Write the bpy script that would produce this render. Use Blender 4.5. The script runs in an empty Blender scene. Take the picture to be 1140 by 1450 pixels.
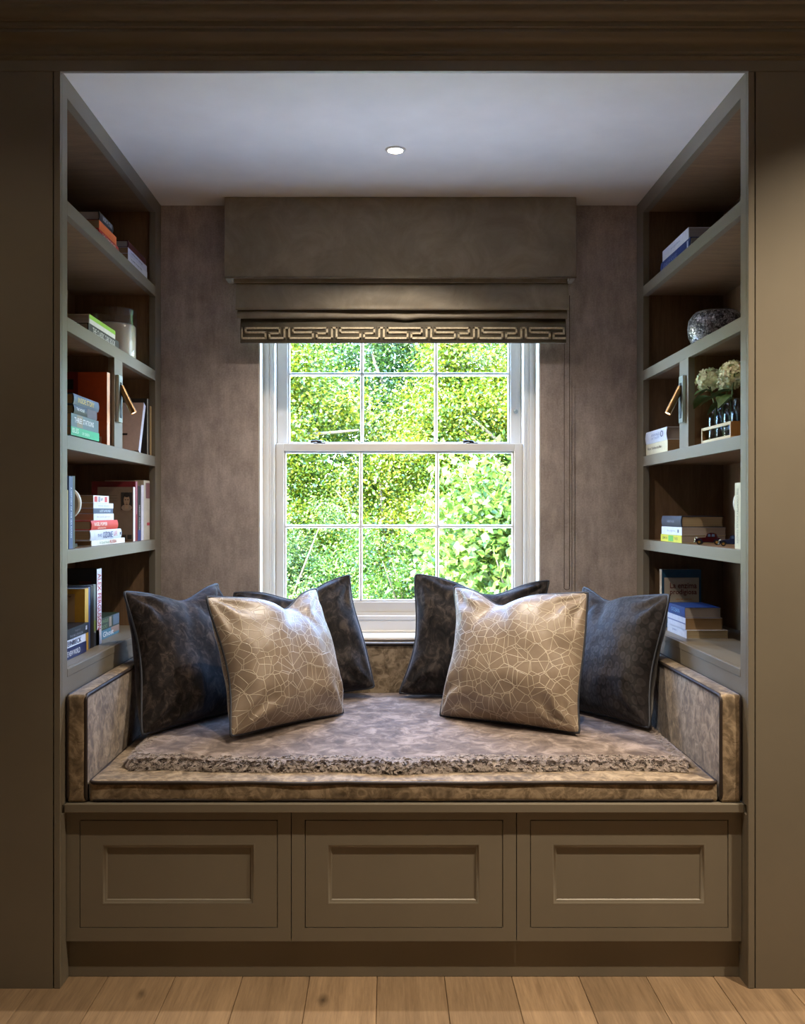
import bpy, bmesh, math, random
import numpy as np
from mathutils import Vector, Matrix, noise as mnoise

# ------------------------------------------------------------------ camera
F, CX, CY, CH = 1353.0, 548.0, 725.0, 1.24      # focal length and vanishing point in 1140x1450 pixels, camera height
sc = bpy.context.scene
COL = sc.collection
cam_d = bpy.data.cameras.new('camera')
cam = bpy.data.objects.new('camera', cam_d)
COL.objects.link(cam)
cam.location = (0, 0, CH)
cam.rotation_euler = (math.pi / 2, 0, 0)
cam_d.sensor_fit = 'VERTICAL'
cam_d.sensor_height = 24.0
cam_d.lens = 24.0 * F / 1450.0
cam_d.shift_x = (570.0 - CX) / 1450.0
cam_d.clip_start = 0.02
sc.camera = cam

# ------------------------------------------------------------------ world, sun, exposure
world = bpy.data.worlds.new('world')
sc.world = world
world.use_nodes = True
wn = world.node_tree.nodes
wl = world.node_tree.links
bgn = wn['Background']
sky = wn.new('ShaderNodeTexSky')
sky.sky_type = 'NISHITA'
sky.sun_disc = False
sky.sun_elevation = math.radians(48)
sky.sun_rotation = math.radians(205)
sky.air_density = 1.0
sky.dust_density = 0.2
sky.ozone_density = 5.0
wl.new(sky.outputs[0], bgn.inputs[0])
bgn.inputs[1].default_value = 5.6

def lamp(name, kind, loc, energy, color, parent=None, **kw):
    d = bpy.data.lights.new(name, kind)
    d.energy = energy
    d.color = color
    for k, v in kw.items():
        setattr(d, k, v)
    o = bpy.data.objects.new(name, d)
    COL.objects.link(o)
    o.location = loc
    if parent:
        o.parent = parent
        o.location = Vector(loc) - parent.location
    return o

sun = lamp('sun', 'SUN', (-6, -6, 12), 36.0, (1.0, 0.93, 0.80), angle=0.01)
sun.rotation_euler = Vector((0.58, 0.27, -0.85)).to_track_quat('-Z', 'Y').to_euler()

vs = sc.view_settings
vs.view_transform = 'Standard'
vs.look = 'None'
vs.gamma = 1.0
vs.exposure = 0.35
vs.use_curve_mapping = False
try:
    sc.cycles.use_denoising = True
    sc.cycles.denoiser = 'OPENIMAGEDENOISE'
    sc.cycles.sample_clamp_indirect = 6.0
    sc.cycles.max_bounces = 10
    sc.cycles.diffuse_bounces = 6
    sc.cycles.transparent_max_bounces = 16
    sc.cycles.caustics_reflective = False
    sc.cycles.caustics_refractive = False
except Exception:
    pass

WARM = (1.0, 0.82, 0.60)

# ------------------------------------------------------------------ helpers
def PX(x, d):
    return (x - CX) * d / F
def PZ(y, d):
    return CH - (y - CY) * d / F
def lin(c):
    c = c / 255.0
    return c / 12.92 if c <= 0.04045 else ((c + 0.055) / 1.055) ** 2.4
def rgb(r, g, b):
    return (lin(r), lin(g), lin(b), 1.0)

MATS = {}
def new_mat(name):
    m = bpy.data.materials.new(name)
    m.use_nodes = True
    nt = m.node_tree
    return m, nt, nt.nodes['Principled BSDF']

def ramp(nt, pts):
    r = nt.nodes.new('ShaderNodeValToRGB')
    e = r.color_ramp.elements
    while len(e) < len(pts):
        e.new(0.5)
    for k, (p, c) in enumerate(pts):
        e[k].position = p
        e[k].color = c
    return r

def mapping(nt, src, scale=(1, 1, 1), rot=(0, 0, 0)):
    tc = nt.nodes.new('ShaderNodeTexCoord')
    mp = nt.nodes.new('ShaderNodeMapping')
    mp.inputs['Scale'].default_value = scale
    mp.inputs['Rotation'].default_value = rot
    nt.links.new(tc.outputs[src], mp.inputs['Vector'])
    return mp

def tex_noise(nt, vec, scale, detail=4, rough=0.55, dist=0.0):
    n = nt.nodes.new('ShaderNodeTexNoise')
    n.inputs['Scale'].default_value = scale
    n.inputs['Detail'].default_value = detail
    n.inputs['Roughness'].default_value = rough
    n.inputs['Distortion'].default_value = dist
    nt.links.new(vec, n.inputs['Vector'])
    return n

def tex_voro(nt, vec, scale, feature='F1', rnd=1.0, dims='3D'):
    n = nt.nodes.new('ShaderNodeTexVoronoi')
    n.voronoi_dimensions = dims
    n.feature = feature
    n.inputs['Scale'].default_value = scale
    n.inputs['Randomness'].default_value = rnd
    nt.links.new(vec, n.inputs['Vector'])
    return n

def bump(nt, h, bsdf, strength=0.3, dist=0.002, normal=None):
    b = nt.nodes.new('ShaderNodeBump')
    b.inputs['Strength'].default_value = strength
    b.inputs['Distance'].default_value = dist
    nt.links.new(h, b.inputs['Height'])
    if normal is not None:
        nt.links.new(normal, b.inputs['Normal'])
    if bsdf is not None:
        nt.links.new(b.outputs[0], bsdf.inputs['Normal'])
    return b.outputs[0]

def mixc(nt, fac, a, b, mode='MIX'):
    m = nt.nodes.new('ShaderNodeMix')
    m.data_type = 'RGBA'
    m.blend_type = mode
    for i, v in ((0, fac), (6, a), (7, b)):
        if isinstance(v, (tuple, float, int)):
            m.inputs[i].default_value = v
        else:
            nt.links.new(v, m.inputs[i])
    return m.outputs[2]

def math_n(nt, op, a, b=None):
    m = nt.nodes.new('ShaderNodeMath')
    m.operation = op
    for i, v in ((0, a), (1, b)):
        if v is None:
            continue
        if isinstance(v, (float, int)):
            m.inputs[i].default_value = v
        else:
            nt.links.new(v, m.inputs[i])
    return m.outputs[0]

def flat(name, c, rough=0.5, metal=0.0, var=0.06, scale=40.0, bmp=0.05, spec=0.5):
    """plain painted / printed / cast surface with a little procedural mottling"""
    if name in MATS:
        return MATS[name]
    m, nt, b = new_mat(name)
    mp = mapping(nt, 'Object')
    n = tex_noise(nt, mp.outputs[0], scale, 4)
    lo = tuple(x * (1 - var) for x in c[:3]) + (1,)
    hi = tuple(min(1, x * (1 + var)) for x in c[:3]) + (1,)
    r = ramp(nt, [(0.3, lo), (0.7, hi)])
    nt.links.new(n.outputs[0], r.inputs[0])
    nt.links.new(r.outputs[0], b.inputs['Base Color'])
    b.inputs['Roughness'].default_value = rough
    b.inputs['Metallic'].default_value = metal
    b.inputs['Specular IOR Level'].default_value = spec
    if bmp:
        bump(nt, n.outputs[0], b, bmp, 0.001)
    MATS[name] = m
    return m

def glow(name, c, s):
    m, nt, b = new_mat(name)
    b.inputs['Base Color'].default_value = (0.8, 0.8, 0.8, 1)
    b.inputs['Emission Color'].default_value = c
    b.inputs['Emission Strength'].default_value = s
    return m

def clear_glass(name, tint=(1, 1, 1, 1), ior=1.5):
    m = bpy.data.materials.new(name)
    m.use_nodes = True
    nt = m.node_tree
    nt.nodes.clear()
    out = nt.nodes.new('ShaderNodeOutputMaterial')
    mix = nt.nodes.new('ShaderNodeMixShader')
    tr = nt.nodes.new('ShaderNodeBsdfTransparent')
    gl = nt.nodes.new('ShaderNodeBsdfGlossy')
    lw = nt.nodes.new('ShaderNodeLayerWeight')
    lw.inputs[0].default_value = 0.5
    pw = math_n(nt, 'POWER', lw.outputs['Facing'], 4.0)
    fr = math_n(nt, 'MULTIPLY_ADD', pw, 0.55)
    fr.node.inputs[2].default_value = ((ior - 1) / (ior + 1)) ** 2
    tr.inputs[0].default_value = tint
    gl.inputs['Roughness'].default_value = 0.02
    nt.links.new(fr, mix.inputs[0])
    nt.links.new(tr.outputs[0], mix.inputs[1])
    nt.links.new(gl.outputs[0], mix.inputs[2])
    nt.links.new(mix.outputs[0], out.inputs[0])
    return m

# ---- object plumbing: all geometry is written in world coordinates
ORG = {}
def tag(o, label=None, cat=None, group=None, kind=None):
    if label: o['label'] = label
    if cat: o['category'] = cat
    if group: o['group'] = group
    if kind: o['kind'] = kind
    return o

def root(name, loc, label, cat, group=None, kind=None):
    o = bpy.data.objects.new(name, None)
    o.empty_display_size = 0.05
    COL.objects.link(o)
    o.location = loc
    ORG[o.name] = Vector(loc)
    return tag(o, label, cat, group, kind)

def obj(name, bm, mat, parent=None, smooth=False, label=None, cat=None, group=None, kind=None, auto=None, recalc=True):
    if isinstance(bm, bmesh.types.BMesh):
        if recalc:
            bmesh.ops.recalc_face_normals(bm, faces=bm.faces)
        me = bpy.data.meshes.new(name)
        bm.to_mesh(me)
        bm.free()
    else:
        me = bm
        me.name = name
    if smooth:
        me.polygons.foreach_set('use_smooth', [True] * len(me.polygons))
    for m in (mat if isinstance(mat, (list, tuple)) else [mat]):
        me.materials.append(m)
    o = bpy.data.objects.new(name, me)
    COL.objects.link(o)
    if parent is not None:
        org = ORG[parent.name]
        o.parent = parent
    else:
        co = np.empty(len(me.vertices) * 3, np.float32)
        me.vertices.foreach_get('co', co)
        co = co.reshape(-1, 3)
        lo, hi = co.min(0), co.max(0)
        org = Vector(((lo[0] + hi[0]) / 2, (lo[1] + hi[1]) / 2, lo[2]))
        o.location = org
    me.transform(Matrix.Translation(-org))
    ORG[o.name] = Vector(org)
    if auto is not None:
        me.polygons.foreach_set('use_smooth', [True] * len(me.polygons))
        try:
            me.set_sharp_from_angle(angle=math.radians(auto))
        except Exception:
            pass
    return tag(o, label, cat, group, kind)

def add_box(bm, x0, x1, y0, y1, z0, z1, bev=0.0, seg=2):
    r = bmesh.ops.create_cube(bm, size=1.0)
    v = r['verts']
    for p in v:
        p.co = ((x0 + x1) / 2 + p.co.x * abs(x1 - x0), (y0 + y1) / 2 + p.co.y * abs(y1 - y0), (z0 + z1) / 2 + p.co.z * abs(z1 - z0))
    if bev:
        es = set()
        for p in v:
            es.update(p.link_edges)
        bmesh.ops.bevel(bm, geom=list(es), offset=bev, segments=seg, profile=0.5, affect='EDGES')
    return bm

def bx(x0, x1, y0, y1, z0, z1, bev=0.0, seg=2):
    return add_box(bmesh.new(), x0, x1, y0, y1, z0, z1, bev, seg)

def add_lathe(bm, c, prof, n=32, axis=(0, 0, 1)):
    q = Vector((0, 0, 1)).rotation_difference(Vector(axis))
    rings = []
    for (r, z) in prof:
        if r < 1e-6:
            rings.append([bm.verts.new(Vector(c) + q @ Vector((0, 0, z)))])
        else:
            rings.append([bm.verts.new(Vector(c) + q @ Vector((r * math.cos(2 * math.pi * k / n), r * math.sin(2 * math.pi * k / n), z))) for k in range(n)])
    for a, b in zip(rings, rings[1:]):
        for k in range(n):
            if len(a) == 1 and len(b) == 1:
                continue
            if len(a) == 1:
                bm.faces.new((a[0], b[k], b[(k + 1) % n]))
            elif len(b) == 1:
                bm.faces.new((a[k], a[(k + 1) % n], b[0]))
            else:
                bm.faces.new((a[k], a[(k + 1) % n], b[(k + 1) % n], b[k]))
    return bm

def add_tube(bm, pts, rad, n=8, closed=False):
    pts = [Vector(p) for p in pts]
    m = len(pts)
    rings = []
    prev = None
    for i, p in enumerate(pts):
        a = pts[(i - 1) % m] if (closed or i > 0) else p
        b = pts[(i + 1) % m] if (closed or i < m - 1) else p
        t = (b - a).normalized()
        if prev is None:
            u = t.orthogonal().normalized()
        else:
            u = (prev - t * prev.dot(t))
            u = u.normalized() if u.length > 1e-6 else t.orthogonal().normalized()
        prev = u
        w = t.cross(u)
        r = rad[i] if isinstance(rad, (list, tuple)) else rad
        rings.append([bm.verts.new(p + (u * math.cos(2 * math.pi * k / n) + w * math.sin(2 * math.pi * k / n)) * r) for k in range(n)])
    last = m if closed else m - 1
    for i in range(last):
        a, b = rings[i], rings[(i + 1) % m]
        sh = 0
        if closed and i == m - 1:
            sh = min(range(n), key=lambda s: (a[0].co - b[s].co).length)
        for k in range(n):
            bm.faces.new((a[k], a[(k + 1) % n], b[(k + 1 + sh) % n], b[(k + sh) % n]))
    if not closed:
        bm.faces.new(rings[0][::-1])
        bm.faces.new(rings[-1])
    return bm

def add_prism(bm, prof, axis, a0, a1):
    """extrude a closed profile (list of 2-D points) along an axis"""
    def P(u, v, a):
        return {'X': (a, u, v), 'Y': (u, a, v), 'Z': (u, v, a)}[axis]
    A = [bm.verts.new(P(u, v, a0)) for u, v in prof]
    B = [bm.verts.new(P(u, v, a1)) for u, v in prof]
    n = len(prof)
    for k in range(n):
        bm.faces.new((A[k], A[(k + 1) % n], B[(k + 1) % n], B[k]))
    bm.faces.new(A[::-1])
    bm.faces.new(B)
    return bm

def text_mesh(s, origin, right, up, w, h, bold=0.0, depth=0.0003):
    """lettering fitted into a w x h box whose lower left corner is origin"""
    cu = bpy.data.curves.new('lettering', 'FONT')
    cu.body = s
    cu.size = 1.0
    cu.resolution_u = 2
    cu.offset = bold
    cu.extrude = 0.0
    tmp = bpy.data.objects.new('lettering_tmp', cu)
    COL.objects.link(tmp)
    dg = bpy.context.evaluated_depsgraph_get()
    me = bpy.data.meshes.new_from_object(tmp.evaluated_get(dg))
    bpy.data.objects.remove(tmp)
    bpy.data.curves.remove(cu)
    me.materials.clear()
    co = np.empty(len(me.vertices) * 3, np.float32)
    me.vertices.foreach_get('co', co)
    co = co.reshape(-1, 3)
    lo, hi = co.min(0), co.max(0)
    r, u = Vector(right).normalized(), Vector(up).normalized()
    nrm = r.cross(u)
    o = Vector(origin) + nrm * depth
    uu = (co[:, 0] - lo[0]) / max(1e-6, hi[0] - lo[0]) * w
    vv = (co[:, 1] - lo[1]) / max(1e-6, hi[1] - lo[1]) * h
    out = np.array(o)[None, :] + uu[:, None] * np.array(r)[None, :] + vv[:, None] * np.array(u)[None, :]
    me.vertices.foreach_set('co', out.astype(np.float32).ravel())
    me.update()
    return me

rnd = random.Random(7)

# ------------------------------------------------------------------ main materials
def paint_mat(name, c, rough=0.42):
    m, nt, b = new_mat(name)
    mp = mapping(nt, 'Object')
    n = tex_noise(nt, mp.outputs[0], 5, 3)
    n2 = tex_noise(nt, mp.outputs[0], 220, 3)
    r = ramp(nt, [(0.3, tuple(x * .96 for x in c[:3]) + (1,)), (0.7, tuple(x * 1.04 for x in c[:3]) + (1,))])
    nt.links.new(n.outputs[0], r.inputs[0])
    nt.links.new(r.outputs[0], b.inputs['Base Color'])
    b.inputs['Roughness'].default_value = rough
    bump(nt, n2.outputs[0], b, 0.04, 0.0006)
    return m
PAINT = paint_mat('taupe_paint', rgb(121, 114, 101))
WHITE = paint_mat('white_gloss_paint', rgb(226, 222, 216), 0.3)
CEIL = paint_mat('ceiling_paint', rgb(242, 238, 232), 0.7)
ROOMW = paint_mat('room_paint', rgb(150, 138, 120), 0.7)

def wood_mat(name, c0, c1, axis_scale, rough=0.45, knots=False):
    m, nt, b = new_mat(name)
    tc = nt.nodes.new('ShaderNodeTexCoord')
    oi = nt.nodes.new('ShaderNodeObjectInfo')
    off = nt.nodes.new('ShaderNodeVectorMath'); off.operation = 'ADD'
    sc_ = nt.nodes.new('ShaderNodeVectorMath'); sc_.operation = 'SCALE'
    cmb = nt.nodes.new('ShaderNodeCombineXYZ')
    for i in range(3):
        nt.links.new(oi.outputs['Random'], cmb.inputs[i])
    nt.links.new(cmb.outputs[0], sc_.inputs[0]); sc_.inputs['Scale'].default_value = 37.0
    nt.links.new(tc.outputs['Object'], off.inputs[0]); nt.links.new(sc_.outputs[0], off.inputs[1])
    mp = nt.nodes.new('ShaderNodeMapping'); mp.inputs['Scale'].default_value = axis_scale
    nt.links.new(off.outputs[0], mp.inputs[0])
    n = tex_noise(nt, mp.outputs[0], 1.0, 6, 0.6, 0.6)
    n2 = tex_noise(nt, mp.outputs[0], 6.0, 4, 0.7, 0.2)
    mx = mixc(nt, 0.45, n.outputs['Color'], n2.outputs['Color'])
    bw = nt.nodes.new('ShaderNodeRGBToBW'); nt.links.new(mx, bw.inputs[0])
    r = ramp(nt, [(0.32, c0), (0.68, c1)])
    nt.links.new(bw.outputs[0], r.inputs[0])
    col = r.outputs[0]
    # board-to-board tone
    hs = nt.nodes.new('ShaderNodeHueSaturation')
    v = math_n(nt, 'MULTIPLY_ADD', oi.outputs['Random'], 0.34)
    v.node.inputs[2].default_value = 0.82
    nt.links.new(v, hs.inputs['Value']); nt.links.new(col, hs.inputs['Color'])
    col = hs.outputs[0]
    if knots:
        mk = nt.nodes.new('ShaderNodeMapping'); mk.inputs['Scale'].default_value = (5.0, 2.6, 1.0)
        nt.links.new(off.outputs[0], mk.inputs[0])
        nz = tex_noise(nt, mk.outputs[0], 3.0, 3)
        mv = mixc(nt, 0.12, mk.outputs[0], nz.outputs['Color'])
        vo = tex_voro(nt, mv, 0.9)
        kr = ramp(nt, [(0.0, (1, 1, 1, 1)), (0.024, (0.6, 0.6, 0.6, 1)), (0.075, (0, 0, 0, 1))])
        nt.links.new(vo.outputs['Distance'], kr.inputs[0])
        col = mixc(nt, kr.outputs[0], col, tuple(x * 0.25 for x in c0[:3]) + (1,))
    nt.links.new(col, b.inputs['Base Color'])
    b.inputs['Roughness'].default_value = rough
    bump(nt, bw.outputs[0], b, 0.12, 0.0012)
    return m
OAK_FLOOR = wood_mat('oak_boards', rgb(98, 78, 58), rgb(164, 138, 108), (26, 1.6, 26), 0.5, True)
DARK_OAK = wood_mat('stained_oak', rgb(96, 72, 50), rgb(146, 116, 86), (4, 30, 30), 0.45)
DARK_OAK_V = wood_mat('stained_oak_upright', rgb(96, 72, 50), rgb(146, 116, 86), (30, 30, 3), 0.45)

def wallpaper():
    m, nt, b = new_mat('textured_wallpaper')
    mp = mapping(nt, 'Object')
    mpv = mapping(nt, 'Object', (6, 6, 1.6))
    n = tex_noise(nt, mp.outputs[0], 9, 6, 0.65)
    n2 = tex_noise(nt, mpv.outputs[0], 5, 6, 0.7)
    n3 = tex_noise(nt, mp.outputs[0], 160, 3, 0.6)
    bk = mixc(nt, 0.5, n.outputs[0], n2.outputs[0])
    bk = mixc(nt, 0.25, bk, n3.outputs[0])
    bw = nt.nodes.new('ShaderNodeRGBToBW'); nt.links.new(bk, bw.inputs[0])
    r = ramp(nt, [(0.36, rgb(142, 128, 121)), (0.5, rgb(176, 162, 154)), (0.64, rgb(206, 193, 185))])
    nt.links.new(bw.outputs[0], r.inputs[0])
    nt.links.new(r.outputs[0], b.inputs['Base Color'])
    b.inputs['Roughness'].default_value = 0.6
    bump(nt, bw.outputs[0], b, 0.25, 0.002)
    return m
WALLP = wallpaper()

def velvet(name, dark, mid, light, scale=14, croc=0.0, sheen=0.5, rough=0.55, uvp=None, stretch=(1, 1, 1), lohi=(.32, .68)):
    m, nt, b = new_mat(name)
    mp = mapping(nt, 'Object', stretch)
    n = tex_noise(nt, mp.outputs[0], scale, 7, 0.68, 0.8)
    r = ramp(nt, [(lohi[0], dark), (0.5, mid), (lohi[1], light)])
    nt.links.new(n.outputs[0], r.inputs[0])
    col = r.outputs[0]
    h = n.outputs[0]
    if croc:
        wv = tex_noise(nt, mp.outputs[0], 11, 2)
        vec = mixc(nt, 0.05, mp.outputs[0], wv.outputs['Color'])
        vo = tex_voro(nt, vec, croc, 'F1', 0.8)
        rr = ramp(nt, [(0.0, (0.35, 0.35, 0.35, 1)), (0.22, (0.2, 0.2, 0.2, 1)), (0.36, (0.7, 0.7, 0.7, 1)), (0.5, (0.3, 0.3, 0.3, 1)), (0.75, (0.1, 0.1, 0.1, 1))])
        nt.links.new(vo.outputs['Distance'], rr.inputs[0])
        fine = tex_noise(nt, mp.outputs[0], 60, 3)
        msk = ramp(nt, [(0.42, (0, 0, 0, 1)), (0.62, (0.75, 0.75, 0.75, 1))])
        nt.links.new(fine.outputs[0], msk.inputs[0])
        ring = mixc(nt, msk.outputs[0], rr.outputs[0], (0.3, 0.3, 0.3, 1))
        bwr = nt.nodes.new('ShaderNodeRGBToBW'); nt.links.new(ring, bwr.inputs[0])
        col = mixc(nt, bwr.outputs[0], col, light)
        h = math_n(nt, 'ADD', n.outputs[0], bwr.outputs[0])
    nt.links.new(col, b.inputs['Base Color'])
    b.inputs['Roughness'].default_value = rough
    b.inputs['Sheen Weight'].default_value = sheen
    b.inputs['Sheen Roughness'].default_value = 0.35
    b.inputs['Sheen Tint'].default_value = (0.85, 0.85, 0.95, 1)
    b.inputs['Specular IOR Level'].default_value = 0.12
    bump(nt, h, b, 0.3, 0.002)
    return m
SEAT_V = velvet('tan_crushed_velvet', rgb(62, 51, 40), rgb(110, 95, 76), rgb(172, 154, 130), 24, 30, 0.4, lohi=(.38, .62))
BLIND_V = velvet('taupe_velvet', rgb(138, 128, 112), rgb(152, 142, 125), rgb(168, 157, 139), 7, 0, 0.35)
BLIND_D = velvet('blind_band_velvet', rgb(86, 80, 67), rgb(98, 92, 78), rgb(112, 105, 89), 7, 0, 0.3)
NAVY_V = velvet('charcoal_crushed_velvet', rgb(22, 20, 20), rgb(42, 37, 36), rgb(82, 72, 66), 34, 0, 0.4, 0.85, stretch=(1, 1, .7))
SLATE_V = velvet('slate_crushed_velvet', rgb(24, 24, 26), rgb(48, 44, 43), rgb(88, 79, 73), 32, 0, 0.45, 0.85, stretch=(1, 1, .7))
SUEDE = velvet('grey_brown_suede', rgb(88, 77, 72), rgb(122, 109, 102), rgb(162, 148, 141), 18, 0, 0.6, 0.8, lohi=(.37, .63))
PIPE_D = flat('dark_brown_piping', rgb(44, 34, 30), 0.6)
PIPE_N = flat('slate_piping', rgb(46, 50, 60), 0.5)

def crackle():
    m, nt, b = new_mat('gold_crackle_satin')
    mp = mapping(nt, 'UV', (1, 1, 1))
    vo = tex_voro(nt, mp.outputs[0], 11.5, 'DISTANCE_TO_EDGE', 1.0, '2D')
    vo2 = tex_voro(nt, mapping(nt, 'UV', (1, 1, 1), (0, 0, 0.6)).outputs[0], 11.0, 'DISTANCE_TO_EDGE', 1.0, '2D')
    r1 = ramp(nt, [(0.0, (1, 1, 1, 1)), (0.014, (0.8, 0.8, 0.8, 1)), (0.03, (0, 0, 0, 1))])
    r2 = ramp(nt, [(0.0, (1, 1, 1, 1)), (0.014, (0.8, 0.8, 0.8, 1)), (0.03, (0, 0, 0, 1))])
    nt.links.new(vo.outputs['Distance'], r1.inputs[0])
    nt.links.new(vo2.outputs['Distance'], r2.inputs[0])
    ln = mixc(nt, 1.0, r1.outputs[0], r2.outputs[0], 'LIGHTEN')
    n = tex_noise(nt, mapping(nt, 'Object').outputs[0], 9, 4)
    base = ramp(nt, [(0.3, rgb(126, 110, 95)), (0.7, rgb(154, 137, 119))])
    nt.links.new(n.outputs[0], base.inputs[0])
    bw = nt.nodes.new('ShaderNodeRGBToBW'); nt.links.new(ln, bw.inputs[0])
    col = mixc(nt, bw.outputs[0], base.outputs[0], rgb(196, 184, 164))
    nt.links.new(col, b.inputs['Base Color'])
    b.inputs['Roughness'].default_value = 0.38
    b.inputs['Sheen Weight'].default_value = 0.5
    b.inputs['Sheen Roughness'].default_value = 0.3
    fine = tex_noise(nt, mapping(nt, 'UV', (1, 1, 1)).outputs[0], 240, 2)
    nb = bump(nt, fine.outputs[0], None, 0.12, 0.0008)
    bump(nt, bw.outputs[0], b, 0.5, 0.0012, nb)
    return m
CRACKLE = crackle()

def scallop():
    m, nt, b = new_mat('navy_scallop_velvet')
    mp = mapping(nt, 'UV', (1.35, 1, 1))
    vo = tex_voro(nt, mp.outputs[0], 14, 'F1', 0.45, '2D')
    rr = ramp(nt, [(0.0, (0.15, 0.15, 0.15, 1)), (0.2, (0.55, 0.55, 0.55, 1)), (0.36, (0.9, 0.9, 0.9, 1)), (0.46, (0, 0, 0, 1)), (0.8, (0.2, 0.2, 0.2, 1))])
    nt.links.new(vo.outputs['Distance'], rr.inputs[0])
    n = tex_noise(nt, mapping(nt, 'Object').outputs[0], 14, 6, 0.7, 0.7)
    base = ramp(nt, [(0.32, rgb(22, 21, 24)), (0.68, rgb(50, 45, 45))])
    nt.links.new(n.outputs[0], base.inputs[0])
    bw = nt.nodes.new('ShaderNodeRGBToBW'); nt.links.new(rr.outputs[0], bw.inputs[0])
    f = math_n(nt, 'MULTIPLY', bw.outputs[0], n.outputs[0])
    nt.links.new(mixc(nt, f, base.outputs[0], rgb(74, 69, 70)), b.inputs['Base Color'])
    b.inputs['Roughness'].default_value = 0.6
    b.inputs['Sheen Weight'].default_value = 0.4
    b.inputs['Sheen Roughness'].default_value = 0.35
    b.inputs['Specular IOR Level'].default_value = 0.2
    bump(nt, bw.outputs[0], b, 0.3, 0.0012)
    return m
SCALLOP = scallop()

GLASS = clear_glass('window_glass', (0.97, 0.985, 0.975, 1), 1.45)
JAR = clear_glass('jar_glass', (0.95, 0.95, 0.95, 1), 1.55)
BRONZE = flat('brushed_bronze', rgb(150, 120, 84), 0.32, 1.0, 0.08, 90, 0.02)
DARKMET = flat('dark_bronze_fitting', rgb(44, 38, 34), 0.4, 0.8)
BLACK = flat('black_slot', rgb(12, 12, 12), 0.6)
CHROME = flat('satin_nickel', rgb(190, 196, 190), 0.3, 0.9, 0.03)
PAGES = {}
def pages_mat(kind):
    if kind in PAGES:
        return PAGES[kind]
    c = {'cream': rgb(196, 178, 146), 'white': rgb(216, 210, 200), 'tan': rgb(170, 138, 100), 'grey': rgb(186, 178, 176)}[kind]
    m, nt, b = new_mat('page_edges_' + kind)
    tc = nt.nodes.new('ShaderNodeTexCoord')
    at = nt.nodes.new('ShaderNodeAttribute'); at.attribute_name = 'leaf'
    w = nt.nodes.new('ShaderNodeTexNoise'); w.noise_dimensions = '1D'
    w.inputs['Scale'].default_value = 900.0; w.inputs['Detail'].default_value = 2
    nt.links.new(at.outputs['Fac'], w.inputs['W'])
    r = ramp(nt, [(0.35, tuple(x * .72 for x in c[:3]) + (1,)), (0.65, c)])
    nt.links.new(w.outputs[0], r.inputs[0])
    nt.links.new(r.outputs[0], b.inputs['Base Color'])
    b.inputs['Roughness'].default_value = 0.85
    PAGES[kind] = m
    return m

# ================================================================== STRUCTURE
XL, XR, XC = -0.850, 0.940, 0.045          # inner faces of the two bookcases, centre line
YF, YB = 2.4855, 3.595                     # joinery front plane, back wall
ZC = 2.393                                 # alcove ceiling
ZB = 0.472                                 # top of the bench board
RX0, RX1, RY0, RZ = -2.3, 2.4, -1.6, 2.78  # room

# floor : slab and boards
floor = obj('floor', bx(RX0 - .1, RX1 + .1, RY0 - .1, 2.72, -0.06, -0.014), OAK_FLOOR, kind='structure', label='pale oak board floor in front of the window seat', cat='floor')
PW = 0.1795
pm = None
k = 0
x = RX0 - 0.06
proto = {}
while x < RX1:
    ys = [RY0, -0.35 + 0.9 * ((k * 0.618) % 1.0), 1.25 + 0.75 * ((k * 0.381) % 1.0), 2.66]
    for a, b_ in zip(ys, ys[1:]):
        o = obj('plank', bx(x + .0006, x + PW - .0006, a + .0006, b_ - .0006, -0.0138, 0.0, 0.0012, 1), OAK_FLOOR, floor)
        # own origin so that every board gets its own grain
    x += PW
    k += 1

# room shell behind and beside the camera
obj('wall_back_room', bx(RX0 - .1, RX1 + .1, RY0 - .1, RY0, 0, RZ), ROOMW, kind='structure', label='plain taupe painted wall facing the window seat', cat='wall')
obj('wall_side_left', bx(RX0 - .1, RX0, RY0, YF, 0, RZ), ROOMW, kind='structure', label='plain taupe painted side wall of the room, next to the bookcase with the candle jar', cat='wall')
obj('wall_side_right', bx(RX1, RX1 + .1, RY0, YF, 0, RZ), ROOMW, kind='structure', label='plain taupe painted side wall of the room, next to the bookcase with the mosaic pot', cat='wall')
obj('ceiling_room', bx(RX0 - .1, RX1 + .1, RY0 - .1, YB + .35, RZ, RZ + .1), CEIL, kind='structure', label='white painted ceiling of the room', cat='ceiling')

# joinery fronts left and right of the alcove
OF = {'left': 'bookcase with the candle jar', 'right': 'bookcase with the mosaic pot'}
def front_panel(side):
    s = -1 if side == 'left' else 1
    xi = XL if s < 0 else XR
    lab = 'tall flat taupe joinery panel beside the ' + OF[side]
    w = root('wall_' + side, (xi + s * .3, YF + .05, 0), lab, 'wall', kind='structure')
    xo = RX0 if s < 0 else RX1
    def b2(a, b_, *r, **k_):
        return bx(min(a, b_), max(a, b_), *r, **k_)
    obj('panel', b2(xi + s * .0195, xo, YF, YF + .03, 0, 2.386), PAINT, w)
    obj('edge_bead', b2(xi, xi + s * .0168, YF, YF + .0135, 0, 2.386, bev=.0015), PAINT, w)
    obj('groove_back', b2(xi + s * .002, xi + s * .06, YF + .0305, YF + .036, 0, 2.386), PAINT, w)
    obj('lower_return', b2(xi, xi + s * .016, YF + .014, YF + .12, 0, ZB - .024), PAINT, w)
    obj('carcass_end', b2(xi + s * .31, xi + s * .34, YF + .04, YB + .2, 0, RZ), PAINT, w)
    obj('back_fill', b2(xi + s * .34, xo, YF + .04, YF + .1, 0, RZ), PAINT, w)
front_panel('left')
front_panel('right')

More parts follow.
